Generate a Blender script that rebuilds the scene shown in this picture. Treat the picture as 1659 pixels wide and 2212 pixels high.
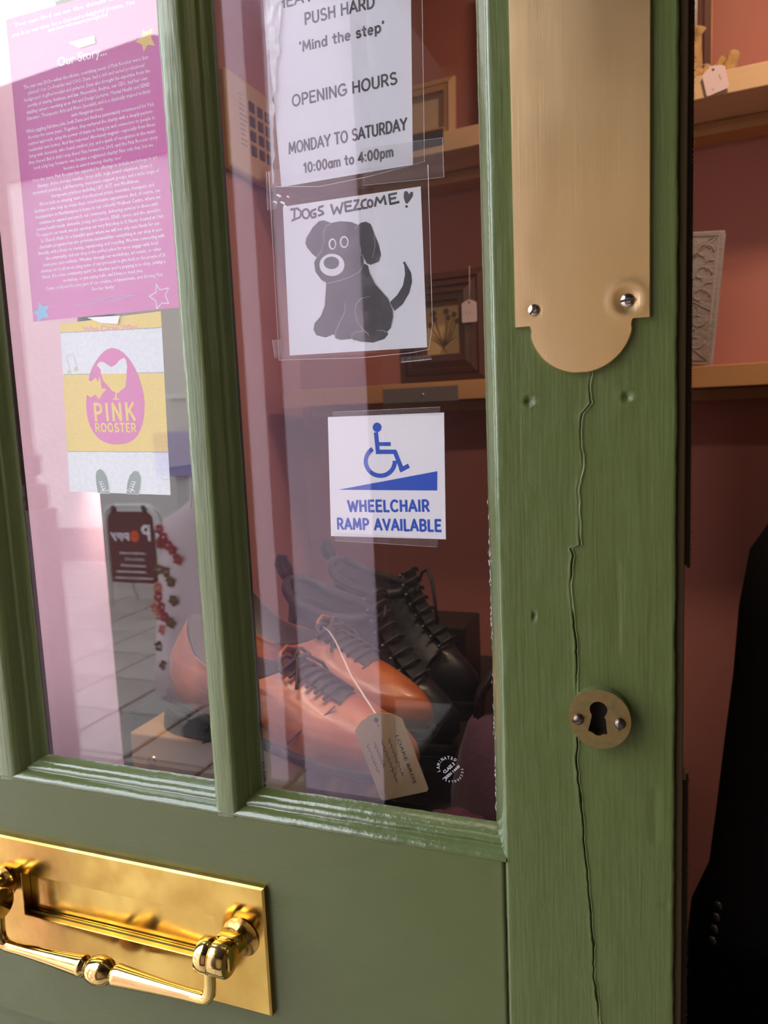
import bpy, bmesh, math, random
from mathutils import Vector, Matrix, noise
random.seed(7)
SC = bpy.context.scene
for _o in list(bpy.data.objects): bpy.data.objects.remove(_o)
COL = SC.collection

# ---------------------------------------------------------------- camera
CZ = 1.45                                   # eye height above the street
cd = bpy.data.cameras.new('camera'); cam = bpy.data.objects.new('camera', cd); COL.objects.link(cam)
cd.sensor_fit = 'VERTICAL'; cd.sensor_height = 24.0; cd.lens = 1673.41667 / 2212 * 24.0
cd.clip_start = 0.02; cd.clip_end = 200
_r = Vector((0.93444073, 0.3535735, -0.04250066)); _u = Vector((-0.00618198, 0.13543141, 0.99076744)); _f = Vector((-0.35606503, 0.92555071, -0.12873841))
cam.matrix_world = Matrix(((_r.x, _u.x, -_f.x, 0), (_r.y, _u.y, -_f.y, -0.46656), (_r.z, _u.z, -_f.z, CZ), (0, 0, 0, 1)))
SC.camera = cam
cd.dof.use_dof = True; cd.dof.focus_distance = .53; cd.dof.aperture_fstop = 9.0

# ---------------------------------------------------------------- sky and exposure
SKY = 7.8
LAMP = 11.0
STRIP_FILL = 4.6
PALE_Z = 1.36
HEEL_FILL = 5.0
w = bpy.data.worlds.new('sky'); SC.world = w; w.use_nodes = True
nt = w.node_tree; nt.nodes.clear()
_out = nt.nodes.new('ShaderNodeOutputWorld'); _bg = nt.nodes.new('ShaderNodeBackground')
_tc = nt.nodes.new('ShaderNodeTexCoord'); _nz = nt.nodes.new('ShaderNodeTexNoise'); _rp = nt.nodes.new('ShaderNodeValToRGB')
_nz.inputs['Scale'].default_value = 2.2; _nz.inputs['Detail'].default_value = 5
_rp.color_ramp.elements[0].position = .42; _rp.color_ramp.elements[0].color = (.74, .82, 1, 1)
_rp.color_ramp.elements[1].position = .6; _rp.color_ramp.elements[1].color = (.96, .985, 1, 1)
nt.links.new(_tc.outputs['Generated'], _nz.inputs['Vector']); nt.links.new(_nz.outputs['Fac'], _rp.inputs['Fac'])
nt.links.new(_rp.outputs['Color'], _bg.inputs['Color']); _bg.inputs['Strength'].default_value = SKY
nt.links.new(_bg.outputs['Background'], _out.inputs['Surface'])
SC.view_settings.view_transform = 'Standard'; SC.view_settings.look = 'None'
SC.view_settings.exposure = 0.0; SC.view_settings.gamma = 1.0; SC.view_settings.use_curve_mapping = False
SC.cycles.use_denoising = True
SC.cycles.max_bounces = 10; SC.cycles.transparent_max_bounces = 24; SC.cycles.glossy_bounces = 6; SC.cycles.diffuse_bounces = 5
SC.cycles.sample_clamp_indirect = 12

# ---------------------------------------------------------------- helpers
def N(tree, kind, **kw):
    n = tree.nodes.new('ShaderNode' + kind)
    for k, v in kw.items():
        if k in n.inputs: n.inputs[k].default_value = v
        else: setattr(n, k, v)
    return n

def mat(name, col, rough=.5, metal=0.0, bump=(), var=0.0, var_scale=20, coat=0.0, spec=.5, rvar=0.0, col2=None, stretch=(1, 1, 1), sheen=0.0):
    """bump: list of (scale, stretch xyz, strength, distance m, detail). var: brightness variation, or a mix towards col2."""
    m = bpy.data.materials.new(name); m.use_nodes = True; t = m.node_tree
    p = t.nodes['Principled BSDF']; L = t.links.new
    p.inputs['Base Color'].default_value = (*col, 1); p.inputs['Roughness'].default_value = rough; p.inputs['Metallic'].default_value = metal
    p.inputs['Specular IOR Level'].default_value = spec
    if coat: p.inputs['Coat Weight'].default_value = coat; p.inputs['Coat Roughness'].default_value = .12
    if sheen: p.inputs['Sheen Weight'].default_value = sheen
    tc = N(t, 'TexCoord')
    def tex(scale, st, det=4):
        mp = N(t, 'Mapping'); mp.inputs['Scale'].default_value = st; L(tc.outputs['Object'], mp.inputs['Vector'])
        nz = N(t, 'TexNoise', Scale=scale, Detail=det); L(mp.outputs['Vector'], nz.inputs['Vector']); return nz
    if var or rvar:
        nz = tex(var_scale, stretch)
        if var:
            mx = N(t, 'MixRGB'); rp = N(t, 'ValToRGB'); rp.color_ramp.elements[0].position = .35; rp.color_ramp.elements[1].position = .68
            c2 = col2 or tuple(min(1, c * (1 - var)) for c in col)
            mx.inputs[1].default_value = (*col, 1); mx.inputs[2].default_value = (*c2, 1)
            L(nz.outputs['Fac'], rp.inputs['Fac']); L(rp.outputs['Color'], mx.inputs[0]); L(mx.outputs[0], p.inputs['Base Color'])
        if rvar:
            ma = N(t, 'MapRange'); ma.inputs['To Min'].default_value = max(.03, rough - rvar); ma.inputs['To Max'].default_value = rough + rvar
            ma.inputs['From Min'].default_value = .3; ma.inputs['From Max'].default_value = .7
            L(nz.outputs['Fac'], ma.inputs['Value']); L(ma.outputs[0], p.inputs['Roughness'])
    prev = None
    for (sc, st, stg, dist, det) in bump:
        b = N(t, 'Bump'); b.inputs['Strength'].default_value = stg; b.inputs['Distance'].default_value = dist
        L(tex(sc, st, det).outputs['Fac'], b.inputs['Height'])
        if prev: L(prev.outputs[0], b.inputs['Normal'])
        prev = b
    if prev: L(prev.outputs[0], p.inputs['Normal'])
    return m

def glassy(name, f0=.045, tint=(1, 1, 1), rough=0.0, gain=1.0, bump=None, haze=0.0):
    """thin sheet: transparent + mirror, Schlick weight from the angle to the surface"""
    m = bpy.data.materials.new(name); m.use_nodes = True; t = m.node_tree; t.nodes.clear(); L = t.links.new
    out = N(t, 'OutputMaterial'); tr = N(t, 'BsdfTransparent', Color=(*tint, 1)); gl = N(t, 'BsdfAnisotropic') if False else t.nodes.new('ShaderNodeBsdfGlossy')
    gl.inputs['Roughness'].default_value = rough
    ge = N(t, 'NewGeometry'); dt = N(t, 'VectorMath', operation='DOT_PRODUCT'); ab = N(t, 'Math', operation='ABSOLUTE')
    L(ge.outputs['Normal'], dt.inputs[0]); L(ge.outputs['Incoming'], dt.inputs[1]); L(dt.outputs['Value'], ab.inputs[0])
    om = N(t, 'Math', operation='SUBTRACT'); om.inputs[0].default_value = 1; L(ab.outputs[0], om.inputs[1])
    pw = N(t, 'Math', operation='POWER'); L(om.outputs[0], pw.inputs[0]); pw.inputs[1].default_value = 5
    ma = N(t, 'Math', operation='MULTIPLY_ADD'); L(pw.outputs[0], ma.inputs[0]); ma.inputs[1].default_value = (1 - f0) * gain; ma.inputs[2].default_value = f0 * gain
    mx = N(t, 'MixShader'); L(ma.outputs[0], mx.inputs[0]); L(tr.outputs[0], mx.inputs[1]); L(gl.outputs[0], mx.inputs[2])
    last = mx
    if bump:
        tc = N(t, 'TexCoord'); nz = N(t, 'TexNoise', Scale=bump[0], Detail=2); b = N(t, 'Bump'); b.inputs['Strength'].default_value = bump[1]; b.inputs['Distance'].default_value = bump[2]
        L(tc.outputs['Object'], nz.inputs['Vector']); L(nz.outputs['Fac'], b.inputs['Height']); L(b.outputs[0], gl.inputs['Normal'])
    if haze:
        df = N(t, 'BsdfDiffuse', Color=(.8, .8, .8, 1)); m2 = N(t, 'MixShader'); m2.inputs[0].default_value = haze
        L(mx.outputs[0], m2.inputs[1]); L(df.outputs[0], m2.inputs[2]); last = m2
    L(last.outputs[0], out.inputs['Surface'])
    return m

def link(name, me, m=None, parent=None, smooth=False, kind=None):
    o = bpy.data.objects.new(name, me); COL.objects.link(o)
    if m is not None:
        for mm in (m if isinstance(m, (list, tuple)) else [m]): me.materials.append(mm)
    if smooth:
        for p in me.polygons: p.use_smooth = True
    if parent: o.parent = parent
    if kind: o['kind'] = kind
    return o

def raw(name, verts, faces, m=None, parent=None, smooth=False, kind=None, flip=False):
    me = bpy.data.meshes.new(name); me.from_pydata([tuple(v) for v in verts], [], [tuple(f) for f in faces]); 
    bm = bmesh.new(); bm.from_mesh(me); bmesh.ops.recalc_face_normals(bm, faces=bm.faces)
    if flip: bmesh.ops.reverse_faces(bm, faces=bm.faces)
    bm.to_mesh(me); bm.free(); me.update()
    return link(name, me, m, parent, smooth, kind)

def frombm(name, bm, m=None, parent=None, smooth=False, kind=None, fix=True):
    if fix: bmesh.ops.recalc_face_normals(bm, faces=bm.faces)
    me = bpy.data.meshes.new(name); bm.to_mesh(me); bm.free()
    return link(name, me, m, parent, smooth, kind)

def add_box(bm, lo, hi, bev=0.0, mtx=None, seg=2):
    r = bmesh.ops.create_cube(bm, size=1); vs = r['verts']
    for v in vs:
        v.co = Vector(((v.co.x + .5) * (hi[0] - lo[0]) + lo[0], (v.co.y + .5) * (hi[1] - lo[1]) + lo[1], (v.co.z + .5) * (hi[2] - lo[2]) + lo[2]))
    if bev > 0:
        es = list({e for v in vs for e in v.link_edges})
        rr = bmesh.ops.bevel(bm, geom=es, offset=bev, segments=seg, affect='EDGES', profile=.5); vs = list({v for f in rr['faces'] for v in f.verts} | {v for v in vs if v.is_valid})
    if mtx is not None:
        for v in vs: v.co = mtx @ v.co
    return vs

def box(name, lo, hi, m, parent=None, bev=0.0, kind=None, mtx=None):
    bm = bmesh.new(); add_box(bm, lo, hi, bev, mtx); return frombm(name, bm, m, parent, False, kind)

def add_tube(bm, pts, rad, n=10, cap=True, flat=1.0):
    """tube along pts; rad a number or list"""
    pts = [Vector(p) for p in pts]; k = len(pts); rings = []
    up = Vector((0, 0, 1)); prevn = None
    for i, p in enumerate(pts):
        d = (pts[min(i + 1, k - 1)] - pts[max(i - 1, 0)]).normalized()
        if prevn is None:
            a = up if abs(d.z) < .9 else Vector((1, 0, 0)); nn = (a - d * a.dot(d)).normalized()
        else:
            nn = (prevn - d * prevn.dot(d)); nn = nn.normalized() if nn.length > 1e-6 else prevn
        prevn = nn; bb = d.cross(nn); r = rad[i] if isinstance(rad, (list, tuple)) else rad
        rings.append([bm.verts.new(p + (nn * math.cos(2 * math.pi * j / n) + bb * math.sin(2 * math.pi * j / n) * flat) * r) for j in range(n)])
    for i in range(k - 1):
        for j in range(n):
            bm.faces.new((rings[i][j], rings[i][(j + 1) % n], rings[i + 1][(j + 1) % n], rings[i + 1][j]))
    if cap:
        bm.faces.new(rings[0][::-1]); bm.faces.new(rings[-1])
    return rings

def tube(name, pts, rad, m, parent=None, n=10, flat=1.0, cap=True):
    bm = bmesh.new(); add_tube(bm, pts, rad, n, cap, flat); return frombm(name, bm, m, parent, True)

def add_lathe(bm, prof, n=32, mtx=None):
    """prof: (radius, height) along local z"""
    rings = []; vs = []
    for r, z in prof:
        ring = [bm.verts.new((max(r, 1e-5) * math.cos(2 * math.pi * j / n), max(r, 1e-5) * math.sin(2 * math.pi * j / n), z)) for j in range(n)]
        rings.append(ring); vs += ring
    for i in range(len(rings) - 1):
        for j in range(n): bm.faces.new((rings[i][j], rings[i][(j + 1) % n], rings[i + 1][(j + 1) % n], rings[i + 1][j]))
    bm.faces.new(rings[0][::-1]); bm.faces.new(rings[-1])
    if mtx is not None:
        for v in vs: v.co = mtx @ v.co

def lathe(name, prof, m, parent=None, n=32, mtx=None, smooth=True):
    bm = bmesh.new(); add_lathe(bm, prof, n, mtx); o = frombm(name, bm, m, parent, smooth); return o

def sharp(o, ang=35):
    """smooth shading that keeps hard edges"""
    for p in o.data.polygons: p.use_smooth = True
    o.data.set_sharp_from_angle(angle=math.radians(ang)); return o

def thing(name, label, cat, loc=(0, 0, 0), rotz=0.0, group=None):
    o = bpy.data.objects.new(name, None); COL.objects.link(o); o.location = loc; o.rotation_euler = (0, 0, rotz); o.empty_display_size = .05
    o['label'] = label; o['category'] = cat
    if group: o['group'] = group
    return o

def tag(o, label, cat, group=None):
    o['label'] = label; o['category'] = cat
    if group: o['group'] = group
    return o

def structure(o, label=None):
    o['kind'] = 'structure'
    if label: o['label'] = label
    return o

def lerp(a, b, t): return a + (b - a) * t

def prism(name, pts2, y0, y1, m, parent=None, kind=None, bev=0.0):
    """outline in (x, z), thickness from y0 (front) to y1 (back)"""
    bm = bmesh.new(); f = [bm.verts.new((x, y0, z)) for x, z in pts2]; b = [bm.verts.new((x, y1, z)) for x, z in pts2]; k = len(f)
    bm.faces.new(f); bm.faces.new(b[::-1])
    for i in range(k): bm.faces.new((f[i], b[i], b[(i + 1) % k], f[(i + 1) % k]))
    bm.normal_update(); bmesh.ops.triangulate(bm, faces=[q for q in bm.faces if len(q.verts) > 4])
    return frombm(name, bm, m, parent, False, kind)

class Flat:
    """collects flat printed shapes in an (x, z) plane at depth y; one mesh per colour"""
    def __init__(s): s.v = []; s.f = []
    def poly(s, pts, y):
        i = len(s.v); s.v += [(x, y, z) for x, z in pts]; s.f.append(list(range(i, i + len(pts)))); return s
    def stroke(s, pts, wd, y, closed=False, ends=True):
        P2 = [Vector((p[0], p[1])) for p in pts]; k = len(P2)
        for i in range(k - 1):
            a, b = P2[i], P2[i + 1]; d = b - a
            if d.length < 1e-9: continue
            d.normalize(); n = Vector((-d.y, d.x)) * wd / 2
            if ends and i == 0: a = a - d * (wd * .3)
            if ends and i == k - 2: b = b + d * (wd * .3)
            j = len(s.v); s.v += [(q.x, y, q.y) for q in (a + n, b + n, b - n, a - n)]; s.f.append([j, j + 1, j + 2, j + 3])
            if i:
                c = P2[i]; j = len(s.v); s.v += [(c.x + wd / 2 * math.cos(t * math.pi / 4), y, c.y + wd / 2 * math.sin(t * math.pi / 4)) for t in range(8)]; s.f.append(list(range(j, j + 8)))
        return s
    def build(s, name, m, parent, sc=.001):
        bm = bmesh.new(); vs = [None] * len(s.v)
        for n_, f in enumerate(s.f):            # overlapping pieces lie microns apart, like layers of ink
            for i in f: vs[i] = vs[i] or bm.verts.new((s.v[i][0] * sc, (s.v[i][1] - (n_ % 12) * .004 * (len(f) in (4, 8) or len(f) > 8)) * sc, s.v[i][2] * sc))
        for f in s.f:
            try: bm.faces.new([vs[i] for i in f])
            except ValueError: pass
        bm.normal_update(); bmesh.ops.triangulate(bm, faces=[q for q in bm.faces if len(q.verts) > 4])
        for f in bm.faces:
            f.normal_update()
            if f.normal.y > 0: f.normal_flip()
        return frombm(name, bm, m, parent, False, None, False)

_tx = {}
def text_geo(s, bold=0.0, res=3):
    """2-D mesh of a line of text, size 1: (verts, faces, xmin, xmax)"""
    key = (s, bold, res)
    if key in _tx: return _tx[key]
    c = bpy.data.curves.new('tmp_text', 'FONT'); c.body = s; c.size = 1; c.offset = bold; c.resolution_u = res; c.fill_mode = 'FRONT' if False else 'BOTH'
    o = bpy.data.objects.new('tmp_text', c); COL.objects.link(o)
    me = bpy.data.meshes.new_from_object(o)
    v = [(q.co.x, q.co.y) for q in me.vertices]; f = [tuple(p.vertices) for p in me.polygons]
    bpy.data.objects.remove(o); bpy.data.curves.remove(c); bpy.data.meshes.remove(me)
    xs = [q[0] for q in v]; _tx[key] = (v, f, min(xs), max(xs)); return _tx[key]

CAP = .729        # cap height of the built-in font at size 1
def put_text(fl, s, Lp, Rp, hcap, y, bold=.012, shear=0.0, res=3, wob=0.0):
    """text from Lp to Rp (baseline ends, mm) with the given cap height"""
    v, f, x0, x1 = text_geo(s, bold, res); i = len(fl.v); sx = (Rp[0] - Lp[0]) / (x1 - x0); sz = hcap / CAP
    for a, b in v:
        u = (a - x0) / (x1 - x0); fl.v.append((Lp[0] + (a - x0) * sx + shear * b * sz, y, lerp(Lp[1], Rp[1], u) + b * sz + wob * math.sin(a * 5)))
    fl.f += [[i + k for k in q] for q in f]

def arc(cx, cy, rx, ry, a0, a1, n=14): return [(cx + rx * math.cos(math.radians(lerp(a0, a1, k / n))), cy + ry * math.sin(math.radians(lerp(a0, a1, k / n)))) for k in range(n + 1)]
GL = {
 'A': (.70, [[(0, 0), (.35, 1), (.70, 0)], [(.13, .32), (.57, .32)]]),
 'B': (.62, [[(.07, 0), (.07, 1), (.34, 1)] + arc(.34, .76, .22, .24, 90, -90) + [(.07, .52)], [(.34, .52)] + arc(.34, .26, .26, .26, 90, -90) + [(.07, 0)]]),
 'C': (.70, [arc(.40, .5, .37, .5, 48, 312, 20)]),
 'D': (.68, [[(.07, 0), (.07, 1), (.28, 1)] + arc(.28, .5, .36, .5, 90, -90) + [(.07, 0)]]),
 'E': (.56, [[(.54, 1), (.07, 1), (.07, 0), (.56, 0)], [(.07, .52), (.48, .52)]]),
 'G': (.74, [arc(.40, .5, .37, .5, 50, 335, 20) + [(.73, .46), (.44, .46)]]),
 'H': (.68, [[(.07, 0), (.07, 1)], [(.61, 0), (.61, 1)], [(.07, .52), (.61, .52)]]),
 'I': (.14, [[(.07, 0), (.07, 1)]]),
 'K': (.64, [[(.07, 0), (.07, 1)], [(.58, 1), (.10, .42)], [(.26, .60), (.62, 0)]]),
 'L': (.50, [[(.07, 1), (.07, 0), (.50, 0)]]),
 'M': (.84, [[(.05, 0), (.12, 1), (.42, .22), (.72, 1), (.79, 0)]]),
 'N': (.70, [[(.07, 0), (.07, 1), (.62, 0), (.62, 1)]]),
 'O': (.78, [arc(.39, .5, .35, .5, 90, 455, 28)]),
 'P': (.58, [[(.07, 0), (.07, 1), (.30, 1)] + arc(.30, .73, .25, .27, 90, -90) + [(.07, .46)]]),
 'R': (.62, [[(.07, 0), (.07, 1), (.30, 1)] + arc(.30, .73, .25, .27, 90, -90) + [(.07, .46)], [(.32, .46), (.60, 0)]]),
 'S': (.60, [arc(.31, .75, .23, .25, 35, 270) + arc(.31, .25, .26, .25, 90, -148)]),
 'T': (.60, [[(0, 1), (.60, 1)], [(.30, 1), (.30, 0)]]),
 'U': (.68, [[(.07, 1)] + arc(.34, .3, .27, .3, 180, 360) + [(.61, 1)]]),
 'V': (.68, [[(0, 1), (.34, 0), (.68, 1)]]),
 'W': (.96, [[(0, 1), (.24, 0), (.48, .85), (.72, 0), (.96, 1)]]),
 'Y': (.66, [[(0, 1), (.33, .48), (.66, 1)], [(.33, .48), (.33, 0)]]),
 '1': (.36, [[(.05, .8), (.24, 1), (.24, 0)]]), '0': (.60, [arc(.30, .5, .24, .5, 90, 455, 24)]), '4': (.62, [[(.44, 0), (.44, 1), (.02, .28), (.60, .28)]]), '3': (.56, [arc(.26, .75, .22, .25, 140, -90) + arc(.26, .25, .25, .25, 90, -140)]),
 ':': (.20, [[(.1, .60), (.1, .66)], [(.1, .04), (.1, .10)]]), ' ': (.26, []),
 'a': (.52, [arc(.25, .33, .21, .33, 60, 425, 20), [(.47, .68), (.47, 0)]]), 'o': (.56, [arc(.28, .33, .23, .33, 90, 455, 20)]),
 'm': (.84, [[(.06, 0), (.06, .66)], [(.06, .40)] + arc(.235, .46, .175, .2, 170, 0, 8) + [(.41, 0)], [(.41, .40)] + arc(.585, .46, .175, .2, 170, 0, 8) + [(.76, 0)]]),
 'n': (.54, [[(.06, 0), (.06, .66)], [(.06, .40)] + arc(.26, .44, .20, .22, 170, 0, 8) + [(.46, 0)]]), 'h': (.54, [[(.06, 0), (.06, 1)], [(.06, .40)] + arc(.26, .44, .20, .22, 170, 0, 8) + [(.46, 0)]]),
 't': (.38, [[(.17, .95), (.17, .14)] + arc(.28, .14, .11, .12, 180, 300, 5), [(0, .66), (.36, .66)]]),
 'p': (.56, [[(.06, .66), (.06, -.28)], arc(.29, .33, .22, .33, 120, 480, 20)]), 'd': (.56, [arc(.25, .33, .21, .33, 60, 425, 20), [(.48, 1), (.48, 0)]]),
 'i': (.14, [[(.07, .66), (.07, 0)], [(.07, .88), (.07, .94)]]), 'e': (.54, [[(.05, .34), (.47, .34)] + arc(.26, .33, .21, .33, 2, 308, 18)]),
 's': (.46, [arc(.23, .50, .17, .16, 35, 270, 8) + arc(.23, .17, .19, .17, 90, -148, 8)]),
 '\u2018': (.16, [[(.10, 1.0), (.05, .90), (.08, .82)]]), '\u2019': (.16, [[(.06, 1.0), (.11, .92), (.05, .82)]]),
}
def stroke_text(fl, s, Lp, Rp, hcap, y, wd, gap=.15):
    """heavy rounded sans lettering drawn with strokes between two baseline ends (mm)"""
    tot = sum(GL[c][0] for c in s) + gap * (len(s) - 1); x = 0.0
    sx = (Rp[0] - Lp[0]) / tot; h = hcap - wd * .6
    for c in s:
        for l in GL[c][1]:
            fl.stroke([(Lp[0] + (x + a) * sx, lerp(Lp[1], Rp[1], (x + a) / tot) + wd * .3 + b * h) for a, b in l], wd, y)
        x += GL[c][0] + gap
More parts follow.
